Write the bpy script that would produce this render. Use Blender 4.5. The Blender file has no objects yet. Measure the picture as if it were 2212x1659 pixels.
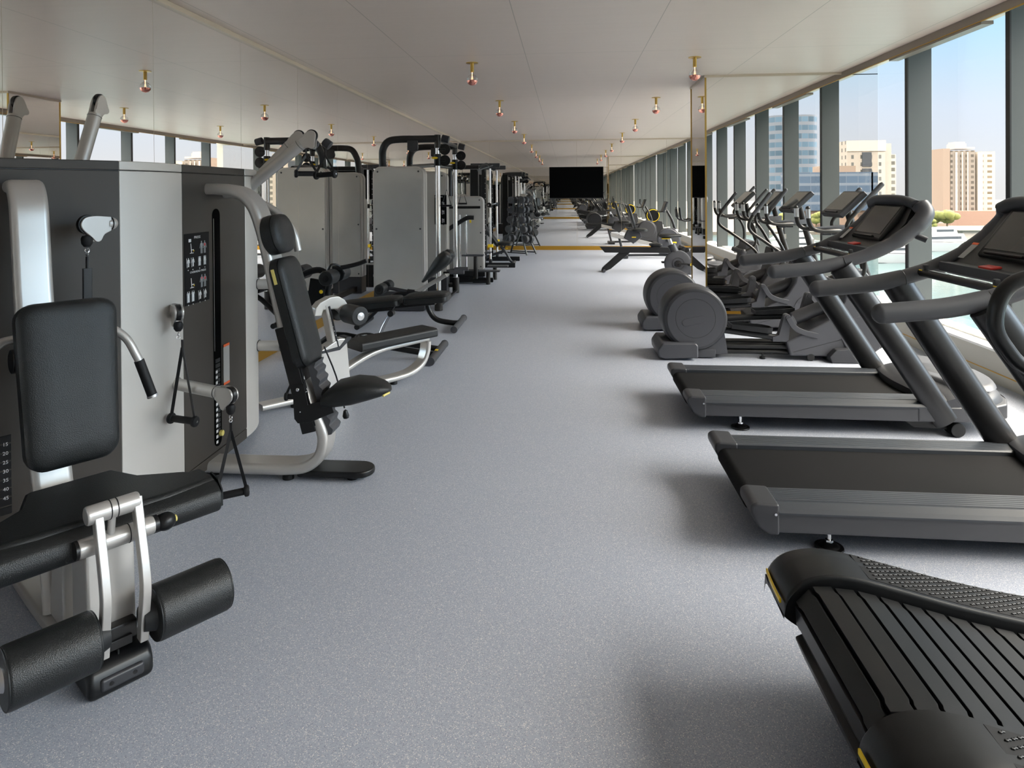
import bpy, bmesh, math, random
from mathutils import Vector, Matrix, Euler
random.seed(7)
SC = bpy.context.scene
COL = SC.collection
PI = math.pi
def R(d): return math.radians(d)
def V(*a): return Vector(a)
# ------------------------------------------------------------------ builder
def catmull(pts, n):
    if n <= 1 or len(pts) < 3: return [Vector(p) for p in pts]
    P = [Vector(p) for p in pts]; P = [P[0]*2-P[1]] + P + [P[-1]*2-P[-2]]
    out = []
    for i in range(1, len(P)-2):
        a, b, c, d = P[i-1], P[i], P[i+1], P[i+2]
        for k in range(n):
            t = k/n
            out.append(0.5*((2*b)+(c-a)*t+(2*a-5*b+4*c-d)*t*t+(3*b-a-3*c+d)*t*t*t))
    out.append(P[-2].copy()); return out
class MB:
    def __init__(s, M=None): s.bm = bmesh.new(); s.M = M or Matrix.Identity(4)
    def _merge(s, t, M=None):
        m = bpy.data.meshes.new('t'); t.to_mesh(m); t.free()
        m.transform(s.M @ M if M is not None else s.M)
        s.bm.from_mesh(m); bpy.data.meshes.remove(m); return s
    def box(s, c, d, rot=(0,0,0), bev=0.006, seg=2, M=None):
        t = bmesh.new(); bmesh.ops.create_cube(t, size=1)
        for v in t.verts: v.co = Vector((v.co.x*d[0], v.co.y*d[1], v.co.z*d[2]))
        b = min(bev, min(d)*0.49)
        if b > 0: bmesh.ops.bevel(t, geom=list(t.edges), offset=b, segments=seg, profile=0.5, affect='EDGES', clamp_overlap=True)
        return s._merge(t, Matrix.Translation(c) @ Euler(rot).to_matrix().to_4x4() if M is None else M)
    def tube(s, pts, r, seg=12, n=6, rw=None, side=None, cap=True, closed=False, round_end=False):
        """sweep an ellipse (r across, rw along the given side axis) down a smoothed path; r may be a list"""
        P = catmull(pts, n)
        if closed: P = P[:-1]
        N = len(P); t = bmesh.new(); rings = []
        rr = [r]*N if not isinstance(r, (list, tuple)) else [r[0]+(r[-1]-r[0])*i/(N-1) if len(r) == 2 else r[min(len(r)-1, int(i*(len(r)-1)/(N-1)))] + 0.0 for i in range(N)]
        up = Vector(side).normalized() if side is not None else None
        prev = None
        ends = []
        if round_end:
            T0 = (P[0]-P[1]).normalized(); T1 = (P[-1]-P[-2]).normalized()
        for i in range(N):
            T = ((P[(i+1) % N]-P[i-1]) if closed else (P[min(i+1, N-1)]-P[max(i-1, 0)])).normalized()
            if up is not None: u = (up - T*up.dot(T)).normalized()
            elif prev is None:
                a = Vector((0,0,1)) if abs(T.z) < 0.9 else Vector((0,1,0)); u = (a - T*a.dot(T)).normalized()
            else: u = (prev - T*prev.dot(T)).normalized()
            prev = u; w = T.cross(u)
            a = rw if rw is not None else rr[i]
            rings.append((P[i], u*a, w*rr[i], T))
        seq = []
        if round_end and not closed:
            p, a, b, T = rings[0]; q = max(a.length, b.length)
            for k in (0.15, 0.5, 0.8): seq.append((p - T*q*math.sqrt(1-k*k)*0.9, a*k, b*k))
        seq += [(p, a, b) for p, a, b, T in rings]
        if round_end and not closed:
            p, a, b, T = rings[-1]; q = max(a.length, b.length)
            for k in (0.8, 0.5, 0.15): seq.append((p + T*q*math.sqrt(1-k*k)*0.9, a*k, b*k))
        vr = [[t.verts.new(p + a*math.cos(2*PI*j/seg) + b*math.sin(2*PI*j/seg)) for j in range(seg)] for p, a, b in seq]
        L = len(vr)
        for i in range(L if closed else L-1):
            A, B = vr[i], vr[(i+1) % L]
            for j in range(seg): t.faces.new((A[j], A[(j+1) % seg], B[(j+1) % seg], B[j]))
        if cap and not closed: t.faces.new(vr[0][::-1]); t.faces.new(vr[-1])
        bmesh.ops.recalc_face_normals(t, faces=t.faces)
        return s._merge(t)
    def flat(s, pts, w, h, side, n=6, bev=0.3, seg=4):
        """sweep a rounded rectangle: w along side, h across"""
        P = catmull(pts, n); t = bmesh.new(); vr = []
        b = min(w, h)*bev; prof = []
        for cx, cy, a0 in ((w/2-b, h/2-b, 0), (-w/2+b, h/2-b, 90), (-w/2+b, -h/2+b, 180), (w/2-b, -h/2+b, 270)):
            for k in range(seg+1):
                a = R(a0+90*k/seg); prof.append((cx+b*math.cos(a), cy+b*math.sin(a)))
        up = Vector(side).normalized(); N = len(P)
        for i in range(N):
            T = (P[min(i+1, N-1)]-P[max(i-1, 0)]).normalized(); u = (up-T*up.dot(T)).normalized(); q = T.cross(u)
            vr.append([t.verts.new(P[i]+u*x+q*y) for x, y in prof])
        K = len(prof)
        for A, B in zip(vr, vr[1:]):
            for j in range(K): t.faces.new((A[j], A[(j+1) % K], B[(j+1) % K], B[j]))
        t.faces.new(vr[0][::-1]); t.faces.new(vr[-1]); bmesh.ops.recalc_face_normals(t, faces=t.faces)
        return s._merge(t)
    def cyl(s, p0, p1, r, r2=None, seg=20, bev=0.0, bs=2):
        p0, p1 = Vector(p0), Vector(p1); d = p1-p0; t = bmesh.new()
        bmesh.ops.create_cone(t, cap_ends=True, segments=seg, radius1=r, radius2=r if r2 is None else r2, depth=d.length)
        if bev > 0:
            e = [e for e in t.edges if abs(e.verts[0].co.z-e.verts[1].co.z) < 1e-6]
            bmesh.ops.bevel(t, geom=e, offset=bev, segments=bs, profile=0.5, affect='EDGES', clamp_overlap=True)
        return s._merge(t, Matrix.Translation((p0+p1)/2) @ d.to_track_quat('Z', 'Y').to_matrix().to_4x4())
    def lathe(s, prof, p0=(0,0,0), ax=(0,0,1), seg=24):
        """profile of (r, h) turned round the axis ax through p0"""
        t = bmesh.new(); vr = []
        for r, h in prof: vr.append([t.verts.new((max(r, 1e-4)*math.cos(2*PI*j/seg), max(r, 1e-4)*math.sin(2*PI*j/seg), h)) for j in range(seg)])
        for A, B in zip(vr, vr[1:]):
            for j in range(seg): t.faces.new((A[j], A[(j+1) % seg], B[(j+1) % seg], B[j]))
        t.faces.new(vr[0][::-1]); t.faces.new(vr[-1]); bmesh.ops.recalc_face_normals(t, faces=t.faces)
        return s._merge(t, Matrix.Translation(p0) @ Vector(ax).normalized().to_track_quat('Z', 'Y').to_matrix().to_4x4())
    def sphere(s, c, r, sc=(1,1,1), u=20, v=12):
        t = bmesh.new(); bmesh.ops.create_uvsphere(t, u_segments=u, v_segments=v, radius=r)
        return s._merge(t, Matrix.Translation(c) @ Matrix.Diagonal((*sc, 1)))
    def torus(s, c, ax, Rr, r, seg=32, ms=8):
        q = Vector(ax).normalized().to_track_quat('Z', 'Y')
        pts = [Vector(c)+q @ Vector((Rr*math.cos(2*PI*k/seg), Rr*math.sin(2*PI*k/seg), 0)) for k in range(seg+1)]
        return s.tube(pts, r, seg=ms, n=1, closed=True)
    def prism(s, poly, a, b, plane='XZ', bev=0.0, seg=2):
        """extrude a 2D polygon between a and b along the axis left over"""
        t = bmesh.new()
        f = {'XZ': lambda p, k: (p[0], k, p[1]), 'XY': lambda p, k: (p[0], p[1], k), 'YZ': lambda p, k: (k, p[0], p[1])}[plane]
        A = [t.verts.new(f(p, a)) for p in poly]; B = [t.verts.new(f(p, b)) for p in poly]
        N = len(poly)
        t.faces.new(A); t.faces.new(B[::-1])
        for j in range(N): t.faces.new((A[j], B[j], B[(j+1) % N], A[(j+1) % N]))
        bmesh.ops.recalc_face_normals(t, faces=t.faces)
        if bev > 0:
            e = [e for e in t.edges if len(e.link_faces) == 2 and e.calc_face_angle(0) > 0.5]
            bmesh.ops.bevel(t, geom=e, offset=bev, segments=seg, profile=0.5, affect='EDGES', clamp_overlap=True)
        return s._merge(t)
    def loft(s, secs, cap=True, closed=True):
        t = bmesh.new(); vr = [[t.verts.new(p) for p in sec] for sec in secs]; K = len(secs[0])
        for A, B in zip(vr, vr[1:]):
            for j in range(K if closed else K-1): t.faces.new((A[j], A[(j+1) % K], B[(j+1) % K], B[j]))
        if cap and closed: t.faces.new(vr[0][::-1]); t.faces.new(vr[-1])
        bmesh.ops.recalc_face_normals(t, faces=t.faces)
        return s._merge(t)
    def pad(s, M, w, h, d, r=0.04, bulge=0.012, taper=0.0, bend=0.0, n=18):
        """upholstered cushion: outline a rounded rectangle w x h in the local XY plane, thickness d along +Z, puffed edges"""
        def outline(k, inset):
            pts = []; W = w/2-inset; H = h/2-inset; rr = max(0.003, min(r-inset*0.3, W, H))
            for cx, cy, a0 in ((W-rr, H-rr, 0), (-W+rr, H-rr, 90), (-W+rr, -H+rr, 180), (W-rr, -H+rr, 270)):
                for q in range(7):
                    a = R(a0+15*q); x, y = cx+rr*math.cos(a), cy+rr*math.sin(a)
                    x *= 1-taper*(y/h+0.5)
                    pts.append((x, y))
            return pts
        secs = []
        for z, ins in ((0, 0.012), (0.10*d, 0.002), (0.35*d, 0.0), (0.62*d, 0.002), (0.64*d, 0.0055), (0.68*d, 0.001), (0.85*d, 0.007), (0.95*d, 0.02), (1.0*d, 0.04)):
            o = outline(0, ins); secs.append([Vector((x, y, z - bend*(y/h)**2*4*0.25)) for x, y in o])
        o = outline(0, min(w, h)*0.3); secs.append([Vector((x, y, d+bulge - bend*(y/h)**2)) for x, y in o])
        old = s.M; s.M = s.M @ M; s.loft(secs); s.M = old; return s
    def build(s, name, mat, parent=None, world=False, ang=38, mats=None):
        me = bpy.data.meshes.new(name); s.bm.to_mesh(me); s.bm.free()
        if world and parent is not None: me.transform(parent.matrix_basis.inverted())
        for p in me.polygons: p.use_smooth = True
        me.set_sharp_from_angle(angle=R(ang))
        me.materials.append(mat)
        o = bpy.data.objects.new(name, me); COL.objects.link(o)
        wn = o.modifiers.new('weighted normals', 'WEIGHTED_NORMAL'); wn.keep_sharp = True; wn.weight = 60
        if parent is not None: o.parent = parent
        return o
def frame(o, x, y, z=None):
    """4x4 from origin and axes"""
    x = Vector(x).normalized(); y = Vector(y).normalized(); z = x.cross(y).normalized(); y = z.cross(x)
    M = Matrix.Identity(4)
    for i in range(3): M[i][0], M[i][1], M[i][2], M[i][3] = x[i], y[i], z[i], o[i]
    return M
def thing(name, label, cat, loc=(0,0,0), rz=0.0, group=None):
    o = bpy.data.objects.new(name, None); COL.objects.link(o); o.location = loc; o.rotation_euler = (0,0,rz)
    o.empty_display_size = 0.1; o['label'] = label; o['category'] = cat
    if group: o['group'] = group
    o.matrix_basis = Matrix.Translation(loc) @ Matrix.Rotation(rz, 4, 'Z')
    return o
def tag(o, label, cat, group=None):
    o['label'] = label; o['category'] = cat
    if group: o['group'] = group
    return o
def lab(o, label): o['label'] = label; return o
def struct(o): o['kind'] = 'structure'; return o
def copy_tree(o, parent=None):
    c = o.copy(); COL.objects.link(c)
    if parent is not None: c.parent = parent
    for ch in list(o.children): copy_tree(ch, c)
    return c
def place(o, loc, rz=0.0, label=None):
    o.matrix_basis = Matrix.Translation(loc) @ Matrix.Rotation(rz, 4, 'Z')
    if label: o['label'] = label
    return o
def text_bm(mb, s, M, size, ext=0.0006, align='CENTER'):
    cu = bpy.data.curves.new('t', 'FONT'); cu.body = s; cu.size = size; cu.extrude = ext; cu.align_x = align; cu.align_y = 'CENTER'; cu.resolution_u = 2
    ob = bpy.data.objects.new('t', cu); COL.objects.link(ob)
    dg = bpy.context.evaluated_depsgraph_get(); me = bpy.data.meshes.new_from_object(ob.evaluated_get(dg))
    me.transform(mb.M @ M); mb.bm.from_mesh(me); bpy.data.meshes.remove(me); bpy.data.objects.remove(ob); bpy.data.curves.remove(cu)
# ------------------------------------------------------------------ materials
def lin(c): return tuple((x/12.92 if x <= 0.04045 else ((x+0.055)/1.055)**2.4) for x in (v/255 for v in c))
def mat(name, col, rough=0.5, metal=0.0, spec=0.5, coat=0.0, bump=None, var=None, emit=None, es=0.0, aniso=0.0):
    m = bpy.data.materials.new(name); m.use_nodes = True; nt = m.node_tree; p = nt.nodes['Principled BSDF']
    c = lin(col) if max(col) > 1 else col
    p.inputs['Base Color'].default_value = (*c, 1); p.inputs['Roughness'].default_value = rough; p.inputs['Metallic'].default_value = metal
    p.inputs['Specular IOR Level'].default_value = spec; p.inputs['Coat Weight'].default_value = coat; p.inputs['Coat Roughness'].default_value = 0.1
    tc = nt.nodes.new('ShaderNodeTexCoord')
    if var:   # (scale, amount)
        n = nt.nodes.new('ShaderNodeTexNoise'); n.inputs['Scale'].default_value = var[0]; n.inputs['Detail'].default_value = 4
        nt.links.new(tc.outputs['Object'], n.inputs['Vector'])
        mr = nt.nodes.new('ShaderNodeMapRange'); mr.inputs['To Min'].default_value = 1-var[1]; mr.inputs['To Max'].default_value = 1+var[1]
        nt.links.new(n.outputs['Fac'], mr.inputs['Value'])
        vm = nt.nodes.new('ShaderNodeVectorMath'); vm.operation = 'SCALE'; vm.inputs[0].default_value = c
        nt.links.new(mr.outputs['Result'], vm.inputs['Scale']); nt.links.new(vm.outputs['Vector'], p.inputs['Base Color'])
    if bump:  # (scale, strength, kind)
        kind = bump[2] if len(bump) > 2 else 'noise'
        if kind == 'vor':
            n = nt.nodes.new('ShaderNodeTexVoronoi'); n.inputs['Scale'].default_value = bump[0]; out = n.outputs['Distance']
        else:
            n = nt.nodes.new('ShaderNodeTexNoise'); n.inputs['Scale'].default_value = bump[0]; n.inputs['Detail'].default_value = 3; out = n.outputs['Fac']
        nt.links.new(tc.outputs['Object'], n.inputs['Vector'])
        b = nt.nodes.new('ShaderNodeBump'); b.inputs['Strength'].default_value = bump[1]; b.inputs['Distance'].default_value = 0.002
        nt.links.new(out, b.inputs['Height']); nt.links.new(b.outputs['Normal'], p.inputs['Normal'])
    if emit: p.inputs['Emission Color'].default_value = (*lin(emit), 1); p.inputs['Emission Strength'].default_value = es
    m.diffuse_color = (*c, 1)
    return m
M = {}
M['dark'] = mat('dark grey painted plastic', (50,51,55), 0.42, 0.0, 0.45, bump=(420, 0.06))
M['dark2'] = mat('mid grey painted plastic', (66,67,72), 0.42, 0.0, 0.45, bump=(420, 0.05))
M['handle'] = mat('soft grey handlebar sleeve', (70,71,75), 0.5, 0.0, 0.4, bump=(600, 0.05))
M['frame'] = mat('dark bronze grey steel tube', (50,48,46), 0.32, 0.35, 0.5)
M['post'] = mat('charcoal satin steel post', (42,42,43), 0.30, 0.3, 0.5)
M['black'] = mat('black plastic', (14,14,16), 0.38, 0.0, 0.5)
M['satinblack'] = mat('satin black plastic', (15,16,18), 0.36, 0.0, 0.38, bump=(300, 0.05))
M['vinyl'] = mat('black leatherette upholstery', (27,29,30), 0.42, 0.0, 0.45, bump=(330, 0.35, 'vor'))
M['vinylside'] = mat('black smooth upholstery side', (22,24,26), 0.5, 0.0, 0.4, bump=(500, 0.1))
M['rubber'] = mat('black rubber', (17,17,19), 0.6, 0.0, 0.35)
M['silver'] = mat('silver painted steel', (194,191,187), 0.34, 0.55, 0.5)
M['silver2'] = mat('silver panel paint', (201,197,191), 0.42, 0.4, 0.5)
M['chrome'] = mat('polished chrome', (225,226,228), 0.12, 1.0)
M['alu'] = mat('brushed aluminium', (205,205,206), 0.3, 0.9)
M['towerdark'] = mat('dark brown grey panel', (60,55,50), 0.45, 0.15, 0.45)
M['screen'] = mat('dark display glass', (58,57,52), 0.12, 0.0, 0.5)
M['tvscreen'] = mat('switched off television glass', (3,3,3), 0.6, 0.0, 0.05)
M['yellow'] = mat('yellow plastic', (235,200,25), 0.4)
M['paleyellow'] = mat('pale yellow tag', (225,208,120), 0.5)
M['red'] = mat('red plastic clip', (215,60,50), 0.4)
M['orange'] = mat('orange warning strip', (235,100,40), 0.5)
M['labelgrey'] = mat('grey printed label', (165,165,163), 0.5, var=(900, 0.25))
M['placard'] = mat('black instruction placard', (9,9,11), 0.5, 0.0, 0.15)
M['slot'] = mat('black slot recess', (3,3,3), 0.8, 0.0, 0.05)  # slot face is flat; the shade inside it is put into this black
M['white'] = mat('white print', (225,225,225), 0.5)
M['printgrey'] = mat('grey print', (150,155,158), 0.5)
M['printred'] = mat('red print', (205,60,60), 0.5)
M['belt'] = mat('running belt rubber', (25,25,26), 0.8, 0.0, 0.1, bump=(1500, 0.25))
M['rail'] = mat('ribbed footrail plastic', (52,56,62), 0.4)
M['brass'] = mat('brushed brass', (205,170,95), 0.28, 1.0)
M['gold'] = mat('gold skirting metal', (190,145,55), 0.35, 0.75, bump=(40, 0.1))
M['trimbeige'] = mat('beige ceiling trim', (205,190,172), 0.45)
M['sill'] = mat('white window sill', (235,235,232), 0.4)
M['kick'] = mat('pale beige kick panel', (186,184,174), 0.5)
M['fin'] = mat('slate grey window fin', (79,84,86), 0.5, 0.0, 0.3, bump=(60, 0.03))
M['finedge'] = mat('black fin edge', (22,24,27), 0.4)
M['header'] = mat('taupe window header', (138,128,118), 0.4, 0.2)
M['ironweight'] = mat('black weight plate', (20,20,21), 0.45)
M['rubberhead'] = mat('grey rubber dumbbell head', (52,53,56), 0.55)
M['skirt'] = mat('graphite machine skirt', (57,58,62), 0.45)
M['copper'] = mat('copper bulb coating', (226,150,135), 0.18, 0.85, var=(60, 0.35))
M['concrete'] = mat('pale city concrete', (98,94,88), 0.8)
M['filament'] = mat('bulb filament', (255,170,120), 0.5, emit=(255,190,140), es=3.0)
def node_mat(name):
    m = bpy.data.materials.new(name); m.use_nodes = True; nt = m.node_tree
    return m, nt, nt.nodes['Principled BSDF'], nt.links
# mirrors
def mirror_mat(name, col, rough=0.0):
    m, nt, p, L = node_mat(name); p.inputs['Metallic'].default_value = 1; p.inputs['Roughness'].default_value = rough
    p.inputs['Base Color'].default_value = (*col, 1); return m
M['mirror'] = mirror_mat('wall mirror glass', (0.91, 0.89, 0.865))
M['mirrorfar'] = mirror_mat('end wall mirror glass', (0.88, 0.865, 0.83))
# frosted grey shroud: satin clear plastic with a blurred reflection
M['shroud'] = mat('grey translucent shroud', (192,191,186), 0.16, 0.25, 0.6, var=(2.2, 0.10), bump=(3, 0.15))
# window glass: passes light, slight mirror
def glass_mat():
    m = bpy.data.materials.new('clear window glass'); m.use_nodes = True; nt = m.node_tree; nt.nodes.clear()
    o = nt.nodes.new('ShaderNodeOutputMaterial'); mx = nt.nodes.new('ShaderNodeMixShader'); t = nt.nodes.new('ShaderNodeBsdfTransparent'); g = nt.nodes.new('ShaderNodeBsdfGlossy')
    t.inputs['Color'].default_value = (0.97, 0.985, 0.985, 1); g.inputs['Roughness'].default_value = 0.0
    lw = nt.nodes.new('ShaderNodeLayerWeight'); lw.inputs['Blend'].default_value = 0.12
    mp = nt.nodes.new('ShaderNodeMath'); mp.operation = 'MULTIPLY'; mp.inputs[1].default_value = 0.10
    nt.links.new(lw.outputs['Fresnel'], mp.inputs[0]); nt.links.new(mp.outputs[0], mx.inputs[0])
    nt.links.new(t.outputs[0], mx.inputs[1]); nt.links.new(g.outputs[0], mx.inputs[2]); nt.links.new(mx.outputs[0], o.inputs[0]); return m
M['glass'] = glass_mat()
def bulb_mat():
    m = bpy.data.materials.new('clear bulb glass'); m.use_nodes = True; nt = m.node_tree; nt.nodes.clear()
    o = nt.nodes.new('ShaderNodeOutputMaterial'); mx = nt.nodes.new('ShaderNodeMixShader'); t = nt.nodes.new('ShaderNodeBsdfTransparent'); g = nt.nodes.new('ShaderNodeBsdfGlossy')
    t.inputs['Color'].default_value = (0.93, 0.95, 0.95, 1); g.inputs['Roughness'].default_value = 0.03
    lw = nt.nodes.new('ShaderNodeLayerWeight'); lw.inputs['Blend'].default_value = 0.45
    nt.links.new(lw.outputs['Facing'], mx.inputs[0]); nt.links.new(t.outputs[0], mx.inputs[1]); nt.links.new(g.outputs[0], mx.inputs[2]); nt.links.new(mx.outputs[0], o.inputs[0]); return m
M['bulb'] = bulb_mat()
# speckled vinyl floor
def floor_mat():
    m, nt, p, L = node_mat('speckled blue grey vinyl'); tc = nt.nodes.new('ShaderNodeTexCoord')
    base = nt.nodes.new('ShaderNodeRGB'); base.outputs[0].default_value = (*lin((158,164,177)), 1); cur = base.outputs[0]
    n0 = nt.nodes.new('ShaderNodeTexNoise'); n0.inputs['Scale'].default_value = 0.8; L.new(tc.outputs['Object'], n0.inputs['Vector'])
    for i, (sc, th, col, amt) in enumerate(((250, 0.82, (206,207,207), 0.7), (300, 0.88, (232,228,216), 0.75), (270, 0.76, (120,126,143), 0.65), (340, 0.86, (100,104,120), 0.6), (160, 0.60, (150,156,170), 0.45))):
        v = nt.nodes.new('ShaderNodeTexVoronoi'); v.inputs['Scale'].default_value = sc; v.inputs['Randomness'].default_value = 1
        mp = nt.nodes.new('ShaderNodeVectorMath'); mp.operation = 'ADD'; mp.inputs[1].default_value = (i*3.7, i*1.3, 0)
        L.new(tc.outputs['Object'], mp.inputs[0]); L.new(mp.outputs[0], v.inputs['Vector'])
        sp = nt.nodes.new('ShaderNodeSeparateColor'); L.new(v.outputs['Color'], sp.inputs[0])
        gt = nt.nodes.new('ShaderNodeMath'); gt.operation = 'GREATER_THAN'; gt.inputs[1].default_value = th; L.new(sp.outputs[0], gt.inputs[0])
        lt = nt.nodes.new('ShaderNodeMath'); lt.operation = 'LESS_THAN'; lt.inputs[1].default_value = 0.46; L.new(v.outputs['Distance'], lt.inputs[0])
        ml = nt.nodes.new('ShaderNodeMath'); ml.operation = 'MULTIPLY'; L.new(gt.outputs[0], ml.inputs[0]); L.new(lt.outputs[0], ml.inputs[1])
        m2 = nt.nodes.new('ShaderNodeMath'); m2.operation = 'MULTIPLY'; m2.inputs[1].default_value = amt; L.new(ml.outputs[0], m2.inputs[0])
        mix = nt.nodes.new('ShaderNodeMix'); mix.data_type = 'RGBA'; mix.inputs['B'].default_value = (*lin(col), 1)
        L.new(m2.outputs[0], mix.inputs['Factor']); L.new(cur, mix.inputs['A']); cur = mix.outputs['Result']
    L.new(cur, p.inputs['Base Color']); p.inputs['Roughness'].default_value = 0.42; p.inputs['Specular IOR Level'].default_value = 0.35
    b = nt.nodes.new('ShaderNodeBump'); b.inputs['Strength'].default_value = 0.12; b.inputs['Distance'].default_value = 0.002
    nb = nt.nodes.new('ShaderNodeTexNoise'); nb.inputs['Scale'].default_value = 250; L.new(tc.outputs['Object'], nb.inputs['Vector']); L.new(nb.outputs['Fac'], b.inputs['Height']); L.new(b.outputs['Normal'], p.inputs['Normal'])
    return m
M['floor'] = floor_mat()
def ceiling_mat():
    m, nt, p, L = node_mat('satin beige ceiling panels'); tc = nt.nodes.new('ShaderNodeTexCoord'); sx = nt.nodes.new('ShaderNodeSeparateXYZ'); L.new(tc.outputs['Object'], sx.inputs[0])
    def line(out, off, per, w):
        a = nt.nodes.new('ShaderNodeMath'); a.operation = 'ADD'; a.inputs[1].default_value = off; L.new(out, a.inputs[0])
        b = nt.nodes.new('ShaderNodeMath'); b.operation = 'PINGPONG'; b.inputs[1].default_value = per/2; L.new(a.outputs[0], b.inputs[0])
        c = nt.nodes.new('ShaderNodeMath'); c.operation = 'LESS_THAN'; c.inputs[1].default_value = w; L.new(b.outputs[0], c.inputs[0]); return c.outputs[0]
    l1 = line(sx.outputs['X'], 0.41+12.0, 1.2, 0.0035); l2 = line(sx.outputs['Y'], 30.0-5.66, 3.14, 0.003)
    mx = nt.nodes.new('ShaderNodeMath'); mx.operation = 'MAXIMUM'; L.new(l1, mx.inputs[0]); L.new(l2, mx.inputs[1])
    wv = nt.nodes.new('ShaderNodeMapping'); wv.inputs['Scale'].default_value = (0.5, 9, 1); L.new(tc.outputs['Object'], wv.inputs['Vector'])
    n = nt.nodes.new('ShaderNodeTexNoise'); n.inputs['Scale'].default_value = 1.6; n.inputs['Detail'].default_value = 6; L.new(wv.outputs[0], n.inputs['Vector'])
    cr = nt.nodes.new('ShaderNodeMix'); cr.data_type = 'RGBA'; cr.inputs['A'].default_value = (*lin((214,197,187)), 1); cr.inputs['B'].default_value = (*lin((221,205,195)), 1); L.new(n.outputs['Fac'], cr.inputs['Factor'])
    mix = nt.nodes.new('ShaderNodeMix'); mix.data_type = 'RGBA'; mix.inputs['B'].default_value = (*lin((176,163,152)), 1); L.new(mx.outputs[0], mix.inputs['Factor']); L.new(cr.outputs['Result'], mix.inputs['A'])
    L.new(mix.outputs['Result'], p.inputs['Base Color']); p.inputs['Roughness'].default_value = 0.38; p.inputs['Specular IOR Level'].default_value = 0.4
    b = nt.nodes.new('ShaderNodeBump'); b.inputs['Strength'].default_value = 0.08; b.inputs['Distance'].default_value = 0.01; L.new(n.outputs['Fac'], b.inputs['Height']); L.new(b.outputs['Normal'], p.inputs['Normal'])
    return m
M['ceiling'] = ceiling_mat()
def facade(name, wall, glass, cw, ch, mx, my, rough=0.5, var=0.3, hor=False, plane='auto'):
    """window grid in object space metres: cell cw x ch, wall margins mx, my"""
    glass = tuple(v*.70 for v in glass); m, nt, p, L = node_mat(name); tc = nt.nodes.new('ShaderNodeTexCoord'); ge = nt.nodes.new('ShaderNodeNewGeometry')
    sx = nt.nodes.new('ShaderNodeSeparateXYZ'); L.new(tc.outputs['Object'], sx.inputs[0]); sn = nt.nodes.new('ShaderNodeSeparateXYZ'); L.new(tc.outputs['Normal'], sn.inputs[0])
    def mth(op, a, b=None):
        q = nt.nodes.new('ShaderNodeMath'); q.operation = op
        for i, x in enumerate((a, b)):
            if x is None: continue
            if isinstance(x, (int, float)): q.inputs[i].default_value = x
            else: L.new(x, q.inputs[i])
        return q.outputs[0]
    ax = mth('ABSOLUTE', sn.outputs['X']); ay = mth('ABSOLUTE', sn.outputs['Y']); isx = mth('GREATER_THAN', ax, ay)
    if plane == 'ang': h = mth('MULTIPLY', mth('ARCTAN2', sx.outputs['Y'], sx.outputs['X']), 14.0)
    else: h = mth('ADD', mth('MULTIPLY', sx.outputs['Y'], isx), mth('MULTIPLY', sx.outputs['X'], mth('SUBTRACT', 1.0, isx)))
    hu = mth('ADD', mth('DIVIDE', h, cw), 500.0); vu = mth('ADD', mth('DIVIDE', sx.outputs['Z'], ch), 500.0)
    fu = mth('FRACT', hu); fv = mth('FRACT', vu)
    iu = mth('MULTIPLY', mth('GREATER_THAN', fu, mx), mth('LESS_THAN', fu, 1-mx)); iv = mth('MULTIPLY', mth('GREATER_THAN', fv, my), mth('LESS_THAN', fv, 1-my))
    win = iv if hor else mth('MULTIPLY', iu, iv)
    up = mth('LESS_THAN', mth('ABSOLUTE', sn.outputs['Z']), 0.5); win = mth('MULTIPLY', win, up)
    cb = nt.nodes.new('ShaderNodeCombineXYZ'); L.new(mth('FLOOR', hu), cb.inputs[0]); L.new(mth('FLOOR', vu), cb.inputs[1])
    wn = nt.nodes.new('ShaderNodeTexWhiteNoise'); L.new(cb.outputs[0], wn.inputs['Vector'])
    g = nt.nodes.new('ShaderNodeMix'); g.data_type = 'RGBA'; g.inputs['A'].default_value = (*[x*(1-var) for x in lin(glass)], 1); g.inputs['B'].default_value = (*[min(1, x*(1+var)) for x in lin(glass)], 1)
    L.new(wn.outputs['Value'], g.inputs['Factor'])
    wall = tuple(v*.70 for v in wall); mix = nt.nodes.new('ShaderNodeMix'); mix.data_type = 'RGBA'; mix.inputs['A'].default_value = (*lin(wall), 1); L.new(win, mix.inputs['Factor']); L.new(g.outputs['Result'], mix.inputs['B'])
    L.new(mix.outputs['Result'], p.inputs['Base Color']); p.inputs['Roughness'].default_value = rough; p.inputs['Specular IOR Level'].default_value = 0.2
    return m
# ------------------------------------------------------------------ room
XL, XH, ZC, Y0R, Y1R = -2.923, 3.336, 3.025, -2.7, 18.79
XS, XF, XG = 3.50, 3.53, 3.76        # kick panel, fin tip, glass
PX, PY0, PY1 = 1.724, 8.653, 9.610   # mirrored pier
def simple(name, boxes, m, bev=0.0):
    b = MB()
    for c0, c1 in boxes:
        b.box([(c0[i]+c1[i])/2 for i in range(3)], [abs(c1[i]-c0[i]) for i in range(3)], bev=bev)
    return struct(b.build(name, m))
simple('floor', [((XL-.3, Y0R-.3, -.2), (XS+.45, Y1R+.3, 0))], M['floor'])
simple('ceiling', [((XL-.3, Y0R-.3, ZC), (XH+.02, Y1R+.3, ZC+.45)), ((XH-.01, Y0R-.3, ZC+.22), (XG+.4, Y1R+.3, ZC+.45))], M['ceiling'])
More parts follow.
